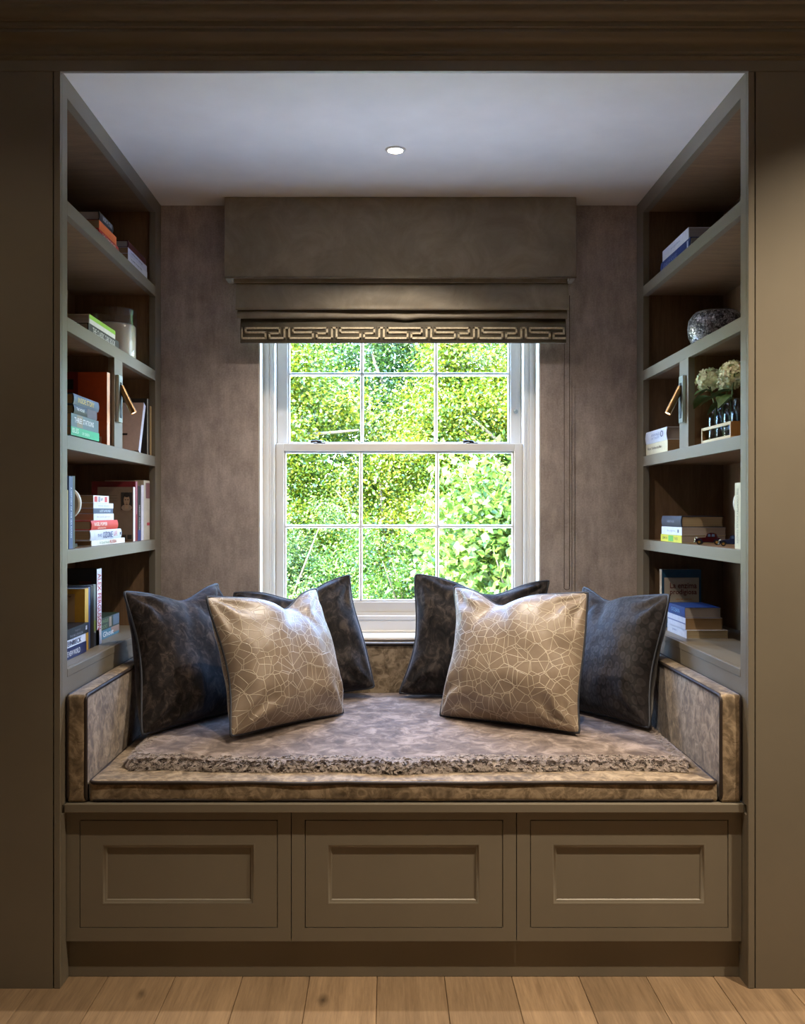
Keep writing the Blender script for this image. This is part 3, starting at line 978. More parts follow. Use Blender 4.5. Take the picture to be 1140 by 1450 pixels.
# pile: curved tapered tufts along the edges, too many to count
def fur_mat():
    m, nt, b = new_mat('sheepskin_pile')
    at = nt.nodes.new('ShaderNodeAttribute'); at.attribute_name = 'tint'
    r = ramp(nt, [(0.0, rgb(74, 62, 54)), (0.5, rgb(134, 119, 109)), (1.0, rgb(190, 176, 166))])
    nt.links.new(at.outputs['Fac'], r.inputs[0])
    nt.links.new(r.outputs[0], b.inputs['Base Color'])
    b.inputs['Roughness'].default_value = 0.7
    b.inputs['Sheen Weight'].default_value = 0.3
    return m
def tufts(n, seed):
    g = random.Random(seed)
    verts, faces, tint = [], [], []
    for _ in range(n):
        if g.random() < .9:
            u = g.random()
            fy = throw_edge(u)
            x = TX0 + .03 + (TX1 - TX0 - .06) * u
            q = g.random()
            e_ = .022 * (1 - math.cos(q / .5 * math.pi / 2)) if q < .5 else .022 + .055 * ((q - .5) / .5) ** 1.3
            y = fy + e_
            out = Vector((0, -1, 0))
        else:
            sgn = g.random() < .5
            q = g.random()
            e_ = .022 * (1 - math.cos(q / .5 * math.pi / 2)) if q < .5 else .022 + .02 * (q - .5) / .5
            y = TY0 + .05 + .5 * g.random()
            x = (TX0 + .006 + e_) if sgn else (TX1 - .006 - e_)
            out = Vector((-1, 0, 0)) if sgn else Vector((1, 0, 0))
        t = min(1.0, e_ / .022)
        z = throw_z(x, y)
        z = .533 + (z - .533) * math.sqrt(max(0, 1 - (1 - t) ** 2)) - .001
        p = Vector((x, y, z))
        cl = mnoise.noise(Vector((x * 110, y * 90, z * 120)))
        cl2 = mnoise.noise(Vector((x * 110 + 9, y * 90, z * 120 + 4)))
        side = out.cross(Vector((0, 0, 1)))
        d = (out * (.95 if e_ > .022 else .45 + .5 * (1 - t)) + Vector((0, 0, .28 if e_ > .022 else .1 + .4 * t)) + side * (cl * 1.6 + g.uniform(-.3, .3)) + Vector((0, 0, cl2 * .7))).normalized()
        L = g.uniform(.008, .016)
        mid = p + d * L * .55
        tip = p + d * L + (Vector((0, 0, -1)) * .5 + side * cl2) * L * .4
        if tip.z < .531: tip.z = .531 + g.random() * .002
        w = side * g.uniform(.0008, .0015)
        k = len(verts)
        verts += [p - w, p + w, mid + w * .8, mid - w * .8, tip]
        faces += [(k, k + 1, k + 2, k + 3), (k + 3, k + 2, k + 4)]
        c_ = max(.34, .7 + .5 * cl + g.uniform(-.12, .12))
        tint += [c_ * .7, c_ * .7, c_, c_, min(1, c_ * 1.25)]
    me = bpy.data.meshes.new('pile')
    me.from_pydata(verts, [], faces)
    a = me.attributes.new('tint', 'FLOAT', 'POINT')
    a.data.foreach_set('value', [max(0, min(1, t)) for t in tint])
    return me
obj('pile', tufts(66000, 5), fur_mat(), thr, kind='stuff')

# ------------------------------------------------------------------ scatter cushions
def scatter_cushion(label, bl, br, top, Hs, T, mat, pipe, chop=(0, .0, .3), seed=0, roll=0.0, conc=.09, group='scatter cushions on the window seat', zseat=None):
    """bl, br: plan positions of the two lower corners; top: plan offset of the upper edge (how it leans)"""
    bl, br = Vector((*bl, 0)), Vector((*br, 0))
    r = (br - bl)
    W = r.length
    r.normalize()
    nrm = r.cross(Vector((0, 0, 1)))
    lean = Vector((*top, 0))
    hz = math.sqrt(max(.01, Hs * Hs - lean.length_squared))
    up = (lean + Vector((0, 0, hz))).normalized()
    fr = r.cross(up).normalized()
    mid = (bl + br) / 2
    zs = (throw_z(mid.x, mid.y) if zseat is None else zseat)
    base = Vector((mid.x, mid.y, zs + .004))
    rt = root('scatter_cushion', base, label, 'cushion', group)
    cr_, sr_ = math.cos(roll), math.sin(roll)
    N = 46
    cen = base + up * Hs / 2
    g = random.Random(seed)
    ph = [g.uniform(0, 9) for _ in range(6)]
    def plane(s, t):
        x = W / 2 * s * (1 - conc * (1 - abs(t) ** 2.2) * abs(s) ** 3)
        kc = conc if t > 0 else conc * .45
        y = Hs / 2 * t * (1 - kc * (1 - abs(s) ** 2.2) * abs(t) ** 3)
        y -= chop[0] * math.exp(-((s - chop[1]) / chop[2]) ** 2) * max(0, t) ** 2.2
        x += .008 * math.sin(3 * t + ph[0]) * s * s
        x *= 1 - .02 * t ** 8
        y *= 1 - .02 * s ** 8
        return x, y
    def thick(s, t):
        a = max(0.0, 1 - abs(s) ** 2.6) ** .56
        b_ = max(0.0, 1 - abs(t) ** 2.6) ** .56
        q = T / 2 * a * b_ * (1 - .16 * t)
        q *= 1 - .45 * (chop[0] / .06 if chop[0] else 0) * math.exp(-((s - chop[1]) / (chop[2] * .7)) ** 2) * max(0, t) ** 1.5
        return q
    def wrinkle(s, t, side):
        w = 0
        for cx_, cy_ in ((-1, -1), (1, -1), (-1, 1), (1, 1)):
            dx, dy = s - cx_, t - cy_
            dist = math.hypot(dx, dy)
            an = math.atan2(dy, dx)
            w += .0075 * math.sin(an * 10 + ph[1] + cx_ * 2 + side + 1.5 * mnoise.noise(Vector((dist * 4, ph[2], cy_)))) * math.exp(-((dist - .38) / .26) ** 2)
        w += .010 * mnoise.noise(Vector((s * 2.2 + ph[2], t * 2.2 + side * 3, ph[3])))
        w += .0035 * mnoise.noise(Vector((s * 6 + ph[4], t * 4.5, side * 4 + ph[5])))
        if chop[0]:
            for q in (-1, 1):
                w += -.010 * math.exp(-((s - chop[1] - q * (1 - t) * .35) / .07) ** 2) * math.exp(-((t - .6) / .28) ** 2)
        return w
    bm = bmesh.new()
    uvl = bm.loops.layers.uv.new('UVMap')
    uvof = {}
    def pt(s, t, side):
        x, y = plane(s, t)
        h = thick(s, t)
        edge = min(1.0, (1 - max(abs(s), abs(t))) / .12)
        h = h + wrinkle(s, t, side) * edge
        x, y = x * cr_ - y * sr_, x * sr_ + y * cr_
        p = cen + r * x + up * y + fr * h * side
        return p
    grid = {}
    for side in (1, -1):
        for i in range(N + 1):
            for j in range(N + 1):
                # denser near the edges
                s = math.sin((i / N * 2 - 1) * math.pi / 2); t = math.sin((j / N * 2 - 1) * math.pi / 2)
                bd = i in (0, N) or j in (0, N)
                key = (i, j, 0 if bd else side)
                if key not in grid:
                    grid[key] = bm.verts.new(pt(s, t, side))
                    uvof[key] = (s * .5 + .5, t * .5 + .5)
        def G(i, j):
            bd = i in (0, N) or j in (0, N)
            return (i, j, 0 if bd else side)
        for i in range(N):
            for j in range(N):
                ks = [G(i, j), G(i + 1, j), G(i + 1, j + 1), G(i, j + 1)]
                if side < 0: ks = ks[::-1]
                f = bm.faces.new([grid[k_] for k_ in ks])
                for lp, k_ in zip(f.loops, ks):
                    lp[uvl].uv = uvof[k_]
    # flatten what would sink into the seat
    low_ = zs + .003
    for v in bm.verts:
        if v.co.z < low_ + .01:
            v.co.z = low_ + .01 - .010 * (1 - math.exp(-(low_ + .01 - v.co.z) / .010))
    loop = [grid[(i, 0, 0)].co.copy() for i in range(N)] + [grid[(N, j, 0)].co.copy() for j in range(N)] + [grid[(i, N, 0)].co.copy() for i in range(N, 0, -1)] + [grid[(0, j, 0)].co.copy() for j in range(N, 0, -1)]
    out = []
    for p in loop:
        if not out or (p - out[-1]).length > .006:
            out.append(p)
    obj('cushion_cover', bm, mat, rt, True, recalc=False)
    obj('piping', add_tube(bmesh.new(), out, .0042, 8, True), pipe, rt, True)
    return rt

# left group
scatter_cushion('charcoal crushed velvet cushion leaning on the bolster below the candle jar shelves', (-.725, 2.845), (-.49, 3.20), (-.10, .16), .46, .20, NAVY_V, PIPE_N, (.035, .1, .45), 1)
scatter_cushion('slate velvet cushion leaning under the window, on the same side as the charcoal cushion', (-.495, 3.355), (-.062, 3.375), (-.03, .10), .415, .17, SLATE_V, PIPE_N, (.045, 0, .4), 2, roll=.15)
scatter_cushion('gold crackle-pattern satin cushion in front of the charcoal velvet cushion', (-.455, 2.80), (-.135, 3.13), (-.10, .145), .44, .20, CRACKLE, PIPE_N, (.050, .25, .33), 3)
# right group
scatter_cushion('slate velvet cushion leaning under the window, on the same side as the navy scallop cushion', (.055, 3.375), (.555, 3.395), (.04, .10), .435, .16, SLATE_V, PIPE_N, (.05, .1, .45), 4, roll=-.05)
scatter_cushion('navy scallop-patterned velvet cushion leaning on the bolster below the mosaic pot shelves', (.59, 3.26), (.805, 2.93), (.11, .17), .45, .18, SCALLOP, PIPE_N, (.03, -.3, .4), 5)
scatter_cushion('gold crackle-pattern satin cushion in front of the navy scallop cushion', (.175, 3.10), (.585, 2.85), (.055, .15), .445, .20, CRACKLE, PIPE_N, (.045, -.25, .3), 6)

# ------------------------------------------------------------------ books
def cmat(c, rough=.45):
    return flat('cover_%d_%d_%d' % c, rgb(*c), rough, 0, .07, 60, .03)
def imat(c):
    return flat('ink_%d_%d_%d' % c, rgb(*c), .5, 0, .02, 60, 0)

def u_cover(bm, M, w, t, b0, b1, th, bulge):
    """case of a book: two boards and a (rounded) spine, cross-section in (a, c) run along b"""
    out, inn = [(w, 0.0)], [(w, th)]
    n = 6 if bulge else 1
    for k in range(n + 1):
        c = t * k / n
        a = -bulge * math.sin(math.pi * k / n) if bulge else 0.0
        out.append((a, c))
        inn.append((a + th * 1.2, min(max(c, th), t - th)))
    out.append((w, t)); inn.append((w, t - th))
    A0 = [bm.verts.new(M(a, b0, c)) for a, c in out]; A1 = [bm.verts.new(M(a, b1, c)) for a, c in out]
    I0 = [bm.verts.new(M(a, b0, c)) for a, c in inn]; I1 = [bm.verts.new(M(a, b1, c)) for a, c in inn]
    m = len(out)
    for k in range(m - 1):
        bm.faces.new((A0[k], A0[k + 1], A1[k + 1], A1[k]))
        bm.faces.new((I0[k + 1], I0[k], I1[k], I1[k + 1]))
        bm.faces.new((A0[k], I0[k], I0[k + 1], A0[k + 1]))
        bm.faces.new((A1[k + 1], I1[k + 1], I1[k], A1[k]))
    for k in (0, m - 1):
        bm.faces.new((A0[k], A1[k], I1[k], I0[k]))
    return bm

def book(label, side, mode, xs, y0, y1, z0, t, w, color, pages='cream', hard=True, spine_text=(), bands=(), front=(), front_text=(), yaw=0.0, lean=0.0, group='books on the shelves', edge=None, bulge=None):
    """mode 'lie': spine along Y from y0 to y1, t thick.  mode 'stand': thickness y0..y1, t is the height."""
    s = -1 if side == 'L' else 1           # direction from spine into the case
    if mode == 'lie':
        h, thick = y1 - y0, t
        base = Vector((xs + s * w / 2, (y0 + y1) / 2, z0))
        M = lambda a, b_, c: Vector((xs + s * a, y0 + b_, z0 + c))
    else:
        h, thick = t, y1 - y0
        base = Vector((xs + s * w / 2, (y0 + y1) / 2, z0)) if not lean else Vector((xs + s * w / 2, y1, z0))
        M = lambda a, b_, c: Vector((xs + s * a, y0 + c, z0 + b_))
    r = root('book', base, label, 'book', group)
    th = .0024 if hard else .0008
    ins = .003 if hard else .0004
    bl = (.003 if hard and thick > .02 else 0) if bulge is None else bulge
    obj('cover', u_cover(bmesh.new(), M, w, thick, 0, h, th, bl), cmat(color), r, auto=40)
    bm = bmesh.new()
    lf = bm.verts.layers.float.new('leaf')
    # block of leaves, gently hollow at the fore-edge
    n = 6
    prof = [(th * 1.3, th), (th * 1.3, thick - th)] + [(w - ins - (.002 if hard else .0008) * math.sin(math.pi * (n - k) / n), th + (thick - 2 * th) * (n - k) / n) for k in range(n + 1)]
    A = [bm.verts.new(M(a, ins, c)) for a, c in prof]; B = [bm.verts.new(M(a, h - ins, c)) for a, c in prof]
    m = len(prof)
    for k in range(m):
        bm.faces.new((A[k], A[(k + 1) % m], B[(k + 1) % m], B[k]))
    bm.faces.new(A[::-1]); bm.faces.new(B)
    for q in (A, B):
        for v, (a, c) in zip(q, prof):
            v[lf] = c + z0 + y0
    obj('page_block', bm, pages_mat(pages), r)
    e = .0005
    xo = xs - s * (bl + e)
    yd = 1 if side == 'L' else -1
    for (f0, f1, c0, c1, col) in bands:      # coloured fields on the spine: along height, along thickness
        bm = bmesh.new()
        if mode == 'lie':
            if side == 'R': f0, f1 = 1 - f1, 1 - f0
        vv = [M(-(bl + e * .6), f0 * h, c0 * thick), M(-(bl + e * .6), f1 * h, c0 * thick), M(-(bl + e * .6), f1 * h, c1 * thick), M(-(bl + e * .6), f0 * h, c1 * thick)]
        bm.faces.new([bm.verts.new(p) for p in vv])
        obj('spine_field', bm, imat(col), r)
    for (s_, f0, f1, c0, c1, col) in spine_text:
        if mode == 'lie':
            yy = y0 + f0 * h if side == 'L' else y1 - f0 * h
            me = text_mesh(s_, (xo - s * .0003, yy, z0 + c0 * thick), (0, yd, 0), (0, 0, 1), (f1 - f0) * h, (c1 - c0) * thick, .012)
        else:                                # f measured from the top
            yy = y0 + c0 * thick if side == 'L' else y1 - c0 * thick
            me = text_mesh(s_, (xo - s * .0003, yy, z0 + h - f0 * h), (0, 0, -1), (0, yd, 0), (f1 - f0) * h, (c1 - c0) * thick, .012)
        obj('spine_lettering', me, imat(col), r)
    # printed fields on the cover that faces the room (-Y); u from left to right, v from the bottom
    xl = min(xs, xs + s * w)
    for fr_ in front:
        u0, u1, v0, v1, col = fr_[:5]
        bm = bmesh.new()
        dd = .0006 + .0001 * len(r.children)
        vv = [(xl + u0 * w, y0 - dd, z0 + v0 * h), (xl + u1 * w, y0 - dd, z0 + v0 * h), (xl + u1 * w, y0 - dd, z0 + v1 * h), (xl + u0 * w, y0 - dd, z0 + v1 * h)]
        if len(fr_) > 5:
            vv = [(xl + ((u0 + u1) / 2 + (u1 - u0) / 2 * math.cos(a)) * w, y0 - dd, z0 + ((v0 + v1) / 2 + (v1 - v0) / 2 * math.sin(a)) * h) for a in np.linspace(0, 2 * math.pi, 21)[:-1]]
        bm.faces.new([bm.verts.new(p) for p in vv])
        obj('cover_print', bm, imat(col), r, recalc=False)
    for (s_, u0, u1, v0, v1, col) in front_text:
        me = text_mesh(s_, (xl + u0 * w, y0 - .003, z0 + v0 * h), (1, 0, 0), (0, 0, 1), (u1 - u0) * w, (v1 - v0) * h, .015)
        obj('cover_lettering', me, imat(col), r)
    r.rotation_euler = (lean, 0, yaw)
    return r

W_, BK, RED, NV = (226, 224, 222), (24, 24, 26), (176, 34, 34), (30, 40, 84)
e = .0006
# --- left, top shelf
z = S[4] + e
GT = 'books on the top shelves'
book('bright red book at the bottom of the stack with orange and navy books', 'L', 'lie', -.868, 2.875, 3.085, z, .026, .145, (186, 40, 40), 'tan', True, [('THE LONG ROAD', .12, .8, .3, .7, (230, 210, 200))], group=GT)
book('orange book between a navy and a red book on the top shelf', 'L', 'lie', -.868, 2.882, 3.065, z + .0265, .026, .14, (222, 112, 62), 'tan', False, group=GT)
book('navy book on top of the orange book', 'L', 'lie', -.870, 2.885, 3.030, z + .053, .028, .14, (34, 38, 52), 'grey', True, [('NORTH STAR', .2, .85, .25, .75, (200, 205, 215))], group=GT)
book('thin red-spined book under three pale books on the top shelf', 'L', 'lie', -.866, 3.20, 3.452, z, .014, .13, (170, 50, 50), 'tan', False, group=GT)
book('white-spined book directly above the thin red book', 'L', 'lie', -.866, 3.195, 3.450, z + .0145, .022, .13, (218, 216, 226), 'tan', False, [('a year in the hills', .15, .7, .3, .7, (90, 90, 110))], group=GT)
book('lavender-white book with dark line lettering under the maroon book', 'L', 'lie', -.866, 3.195, 3.445, z + .037, .020, .13, (206, 204, 222), 'tan', False, [('collected essays', .15, .75, .3, .7, (80, 80, 100))], group=GT)
book('dark maroon book topping a stack of pale books', 'L', 'lie', -.868, 3.198, 3.43, z + .0575, .024, .13, (84, 30, 36), 'grey', True, group=GT)
# --- left, second shelf
z = S[3] + e
book('black book with white spine lettering beside the glass candle jar', 'L', 'lie', -.866, 2.772, 3.085, z, .030, .22, BK, 'grey', True, [('THE CLASSIC CARS BOOK', .12, .86, .2, .8, (214, 214, 214))], group='flat books beside the candle', bulge=0)
book('lime green and white book lying on the black book', 'L', 'lie', -.866, 2.780, 3.045, z + .0305, .026, .21, W_, 'grey', True, bands=[(0, 1, .52, 1, (140, 196, 54))], group='flat books beside the candle', bulge=0)
# --- left, third shelf, near bay
z = S[2] + e
ob = book('large orange hardback with dark red artwork standing against the divider', 'L', 'stand', -.862, 2.942, 2.972, z, .226, .235, (200, 78, 24), 'white', True, bands=[(0, 1, 0, 1, (226, 176, 140))], front=[(.0, .62, .52, 1.0, (128, 22, 18)), (.30, .55, .62, .72, (46, 22, 18)), (.46, .56, .76, .9, (40, 18, 16)), (.48, .6, .58, .68, (170, 130, 96)), (.02, .36, .80, .86, (92, 44, 26)), (.02, .36, .66, .72, (92, 44, 26)), (.82, .93, .03, .12, (196, 150, 120)), (.845, .905, .045, .105, (40, 40, 34))], bulge=0)
for k_ in range(12):
    pass
g3 = 'thrillers stacked by the orange book'
book('thin dark paperback under the emerald green book', 'L', 'lie', -.884, 2.655, 2.915, z, .009, .15, (58, 40, 34), 'tan', False, group=g3)
book('emerald green paperback with pale lettering', 'L', 'lie', -.876, 2.650, 2.908, z + .0095, .024, .15, (24, 168, 112), 'tan', False, [('ISLES', .03, .24, .3, .85, (206, 236, 220)), ('OF GREEN', .36, .62, .25, .6, (190, 230, 210))], group=g3)
book('grey-teal paperback with large white title on the green book', 'L', 'lie', -.878, 2.656, 2.908, z + .034, .037, .15, (70, 92, 96), 'tan', False, [('THREE STATIONS', .1, .8, .35, .75, W_)], [(.2, .4, .05, .95, (128, 112, 84))], group=g3)
book('black hardback with small white title and maroon end', 'L', 'lie', -.880, 2.680, 2.888, z + .0715, .026, .14, (26, 28, 30), 'tan', True, [('THE HOUSE', .08, .42, .4, .72, W_)], [(.55, 1, 0, 1, (60, 26, 28))], group=g3)
book('slate blue hardback with yellow title topping the stack', 'L', 'lie', -.880, 2.678, 2.912, z + .098, .030, .14, (66, 82, 104), 'tan', True, [('INSIDE STORY', .14, .78, .25, .75, (208, 176, 70))], group=g3)
# --- left, third shelf, far bay
g4 = 'books behind the reading light'
book('tan book standing at the end behind the reading light', 'L', 'stand', -.864, 3.486, 3.514, z, .182, .14, (178, 148, 106), 'tan', False, group=g4)
book('black book with a pale edge standing behind the leaning white book', 'L', 'stand', -.866, 3.450, 3.482, z, .205, .15, (44, 40, 38), 'grey', True, group=g4, bands=[(0, 1, .0, .25, (190, 176, 156))], bulge=0)
book('pale pink book with white spine leaning back behind the reading light', 'L', 'stand', -.868, 3.335, 3.362, z, .190, .15, (196, 172, 164), 'white', True, bands=[(0, 1, 0, 1, (216, 214, 230))], front=[(.0, .5, .42, .52, (150, 128, 120)), (.02, .2, .50, .95, (170, 146, 138)), (.30, .70, .31, .35, (40, 28, 26)), (.0, .42, .03, .24, (48, 30, 28))], lean=-.40, group=g4, bulge=0)
# --- left, fourth shelf
z = S[1] + e
g5 = 'upright books at the near end of the shelf below the orange hardback'
book('cream paperback standing before the royal blue book', 'L', 'stand', -.864, 2.548, 2.588, z, .160, .12, (196, 186, 140), 'cream', False, group=g5)
book('royal blue book with vertical pale lettering beside the black book', 'L', 'stand', -.862, 2.590, 2.622, z, .198, .15, (40, 66, 126), 'grey', True, [('A HISTORY OF THE SEA ROADS', .15, .85, .3, .65, (180, 195, 225))], group=g5, bulge=0)
book('thin black book standing beside the royal blue book', 'L', 'stand', -.864, 2.624, 2.645, z, .200, .15, (28, 22, 20), 'grey', True, group=g5, bulge=0)
g6 = 'stacked books in front of the portrait book'
book('white book with red title at the bottom of the tall stack', 'L', 'lie', -.866, 2.80, 3.155, z, .016, .16, (222, 218, 210), 'tan', True, [('In Good Hands', .22, .5, .25, .75, (120, 150, 130)), ('RUSSIA', .52, .72, .2, .8, RED)], group=g6, bulge=0)
book('pale blue-white hardback with bold lettering under the red book', 'L', 'lie', -.868, 2.79, 3.115, z + .0165, .030, .17, (204, 210, 226), 'tan', True, [('THE', .2, .32, .3, .6, (90, 100, 150)), ('OZONE', .36, .68, .15, .8, (60, 70, 130)), ('LIFE', .72, .84, .3, .8, (200, 120, 120))], [(.93, .98, .35, .65, (30, 30, 36))], group=g6)
book('bright red hardback with white title in the tall stack', 'L', 'lie', -.868, 2.80, 3.075, z + .047, .028, .16, (206, 52, 40), 'tan', True, [('NIGEL POPPER', .08, .55, .42, .8, (240, 226, 214)), ('adventures', .2, .5, .1, .32, (240, 200, 180))], group=g6)
book('white paperback lying on the red hardback', 'L', 'lie', -.868, 2.828, 3.035, z + .0755, .020, .13, (216, 220, 230), 'tan', False, [('the quiet garden', .12, .8, .35, .65, (180, 160, 180))], group=g6)
book('navy paperback between two white paperbacks', 'L', 'lie', -.869, 2.828, 3.030, z + .096, .015, .13, (52, 72, 110), 'tan', False, [('LOST & FOUND', .3, .85, .25, .75, (200, 214, 232))], group=g6)
book('white paperback lying on the navy paperback', 'L', 'lie', -.868, 2.826, 3.030, z + .1115, .016, .13, (214, 218, 230), 'tan', False, [('winter letters', .2, .75, .35, .65, (160, 160, 190))], group=g6)
book('small white book with red checks topping the tall stack', 'L', 'lie', -.869, 2.828, 2.985, z + .128, .022, .13, (224, 218, 220), 'tan', False, [('EAT', .45, .6, .3, .7, (60, 60, 80))], [(.06, .24, .12, .86, (190, 44, 54)), (.3, .42, .12, .86, (150, 140, 160)), (.72, .88, .12, .86, (206, 60, 76))], group=g6)
g7 = 'upright books at the far end of the shelf below the orange hardback'
SKIN, HAIR = (188, 160, 132), (30, 26, 24)
pb = book('grey-brown paperback with a small black and white portrait on its back cover', 'L', 'stand', -.868, 3.268, 3.292, z, .186, .122, (136, 118, 100), 'white', False, bands=[(0, 1, 0, 1, (222, 216, 220))], front=[(.66, .97, .58, .90, (52, 46, 42)), (.67, .97, .56, .68, (168, 150, 132), 'e'), (.77, .87, .60, .70, SKIN), (.72, .92, .74, .90, HAIR, 'e'), (.735, .905, .645, .86, SKIN, 'e'), (.74, .90, .81, .885, HAIR, 'e'), (.765, .805, .755, .772, HAIR, 'e'), (.835, .875, .755, .772, HAIR, 'e'), (.80, .84, .70, .712, (140, 104, 88), 'e'), (.785, .86, .672, .688, (112, 74, 62), 'e'), (.70, .80, .04, .12, (70, 60, 52)), (.84, .96, .04, .12, (60, 52, 46)), (.10, .55, .84, .85, (110, 96, 82)), (.10, .55, .79, .80, (110, 96, 82)), (.10, .55, .74, .75, (110, 96, 82))], group=g7)
book('dark red book standing behind the portrait paperback', 'L', 'stand', -.868, 3.294, 3.326, z, .206, .15, (120, 26, 36), 'grey', True, group=g7, bands=[(.45, 1, .5, .62, (200, 180, 200))], bulge=0)
book('black and navy patterned book standing beside the dark red book', 'L', 'stand', -.868, 3.328, 3.372, z, .190, .14, (22, 22, 30), 'grey', True, [('NIGHT WATCH', .35, .8, .3, .6, (190, 190, 180))], [(0, .2, 0, 1, (30, 42, 100))], group=g7, bulge=0)
book('white-spined book standing beside the black and navy book', 'L', 'stand', -.868, 3.374, 3.410, z, .196, .14, (206, 196, 204), 'cream', False, group=g7)
book('beige book with reddish picture at the top of its spine, end of the row', 'L', 'stand', -.868, 3.412, 3.495, z, .214, .14, (196, 184, 166), 'cream', True, bands=[(.7, .96, .3, 1, (126, 84, 84)), (.24, .29, .5, 1, (180, 50, 60))], group=g7, bulge=0)
# --- left, bottom shelf
z = S[0] + e
g8 = 'upright books on the lowest shelf below the candle jar'
book('yellow-bordered paperback with a text-filled tan back cover', 'L', 'stand', -.905, 2.862, 2.896, z, .186, .150, (202, 160, 62), 'white', False, front=[(.0, .80, .12, .92, (176, 150, 116))] + [(.05, .05 + .62 * (.75 + .25 * ((k_ * .37) % 1)), .30 + .032 * k_, .308 + .032 * k_, (108, 90, 70)) for k_ in range(17)], front_text=[('The Philosophy', .05, .74, .86, .90, (70, 54, 40))], group=g8)
book('thin blue book between the yellow paperback and a black book', 'L', 'stand', -.906, 2.898, 2.917, z, .188, .14, (64, 84, 130), 'grey', False, group=g8)
book('black book standing between thin blue and grey-green books', 'L', 'stand', -.905, 2.919, 2.950, z, .190, .14, (18, 18, 22), 'grey', False, group=g8)
book('thin grey-green book leaning on the thick white-spined biography', 'L', 'stand', -.907, 2.952, 2.976, z, .192, .14, (112, 122, 116), 'grey', False, bands=[(.25, .42, 0, 1, (120, 140, 60)), (.0, .22, 0, 1, (40, 46, 60))], group=g8)
book('thick black biography with red capitals down its white spine', 'L', 'stand', -.905, 2.980, 3.028, z, .238, .16, (26, 22, 22), 'white', True, [('ALEX FERGUSON', .06, .80, .12, .88, (178, 24, 44))], [(0, 1, 0, 1, (226, 220, 224)), (0, .2, 0, .5, (206, 40, 44))], front=[(.04, .40, .80 + .04 * k_, .815 + .04 * k_, (70, 60, 50)) for k_ in range(4)] + [(.66, .9, .80, .84, (90, 24, 24))], group=g8, bulge=0)
g9 = 'flat paperbacks on the lowest shelf below the candle jar'
book('navy paperback with white capitals at the bottom of the small stack', 'L', 'lie', -.897, 2.63, 2.852, z, .032, .13, (34, 40, 84), 'grey', False, [('BRAVE NEW WORLD', .05, .72, .25, .72, (226, 226, 230))], group=g9)
book('white paperback with navy capitals between navy and black paperbacks', 'L', 'lie', -.898, 2.63, 2.848, z + .0325, .023, .13, (222, 224, 232), 'grey', False, [('STEINBECK', .1, .80, .2, .8, (30, 34, 70))], group=g9)
book('black paperback with faint grey lettering on top of the small stack', 'L', 'lie', -.896, 2.64, 2.868, z + .056, .030, .135, (26, 24, 26), 'grey', False, [('THE MILLENNIUM', .25, .75, .12, .36, (140, 136, 140)), ('legacy', .45, .66, .52, .76, (120, 110, 112))], [(.88, .94, .35, .75, (190, 190, 196))], group=g9)
book('blue and white paperback lying behind the biography', 'L', 'lie', -.928, 3.07, 3.31, z, .029, .14, (74, 122, 140), 'grey', False, [('Ghost', .2, .7, .2, .8, W_)], [(.6, 1, .3, 1, (150, 120, 104))], group=g9)
book('dark green patterned paperback lying on the blue and white one', 'L', 'lie', -.928, 3.07, 3.31, z + .0295, .040, .14, (44, 58, 44), 'grey', False, [('JUNGLE', .1, .45, .5, .85, (130, 150, 100)), ('BOOKS', .1, .4, .12, .42, (130, 150, 100))], [(.5, .62, .1, .9, (150, 130, 110)), (.7, 1, .1, .95, (96, 108, 122))], group=g9)

# --- right, top shelf
z = S[4] + e
book('dark blue book with pale lettering under the thick white book', 'R', 'lie', .958, 3.016, 3.338, z, .040, .16, (40, 62, 124), 'grey', True, [('ATLAS OF HOUSES', .12, .6, .25, .65, (120, 140, 200))], [(.92, .96, .2, .8, (190, 200, 220))], group=GT)
book('thick white book lying on the dark blue book', 'R', 'lie', .958, 3.035, 3.322, z + .0405, .036, .155, (214, 216, 226), 'grey', True, [('on gardens', .35, .7, .35, .6, (150, 160, 190))], group=GT, bulge=0)
# --- right, third shelf, far bay
z = S[2] + e
g10 = 'pair of pale books by the reading light'
book('cream book under the white book by the reading light', 'R', 'lie', .949, 3.232, 3.500, z, .040, .18, (216, 206, 178), 'tan', False, [('Mister Tambourine Man', .1, .75, .45, .68, (120, 104, 90))], group=g10)
book('white book with a dark blue round emblem on its spine', 'R', 'lie', .949, 3.236, 3.498, z + .0405, .044, .18, (206, 208, 222), 'grey', True, [('ANNALS', .3, .7, .5, .72, (150, 156, 190)), ('OF TASTE', .3, .7, .25, .42, (150, 156, 190)), ('O', .74, .87, .3, .8, (40, 48, 100))], group=g10)
# --- right, fourth shelf
z = S[1] + e
g11 = 'three books behind the toy cars'
book('yellow book with green dot at the bottom, behind the toy cars', 'R', 'lie', .953, 3.09, 3.325, z, .024, .142, (206, 200, 62), 'grey', False, [('LEMON', .1, .34, .35, .7, (110, 110, 40)), ('TREES', .66, .84, .35, .7, (110, 110, 40))], [(.38, .62, .1, .9, (96, 170, 74))], group=g11)
book('white book between the yellow and the navy book', 'R', 'lie', .953, 3.088, 3.315, z + .0245, .026, .142, (208, 212, 228), 'grey', False, [('the pilgrims', .3, .7, .35, .65, (140, 150, 180))], [(.8, .86, .3, .7, (60, 70, 110))], group=g11)
book('navy hardback topping the yellow and white books', 'R', 'lie', .954, 3.092, 3.31, z + .051, .036, .136, (38, 42, 62), 'cream', True, [('HERITAGE', .32, .68, .4, .6, (120, 126, 150))], group=g11)
book('cream upright book with faint vertical lettering beside the toy cars', 'R', 'stand', .952, 2.572, 2.614, z, .180, .13, (208, 206, 184), 'cream', True, [('THE COUNTRY HOUSE READER', .08, .92, .35, .65, (158, 160, 142))], group='upright books by the toy cars', bulge=0)
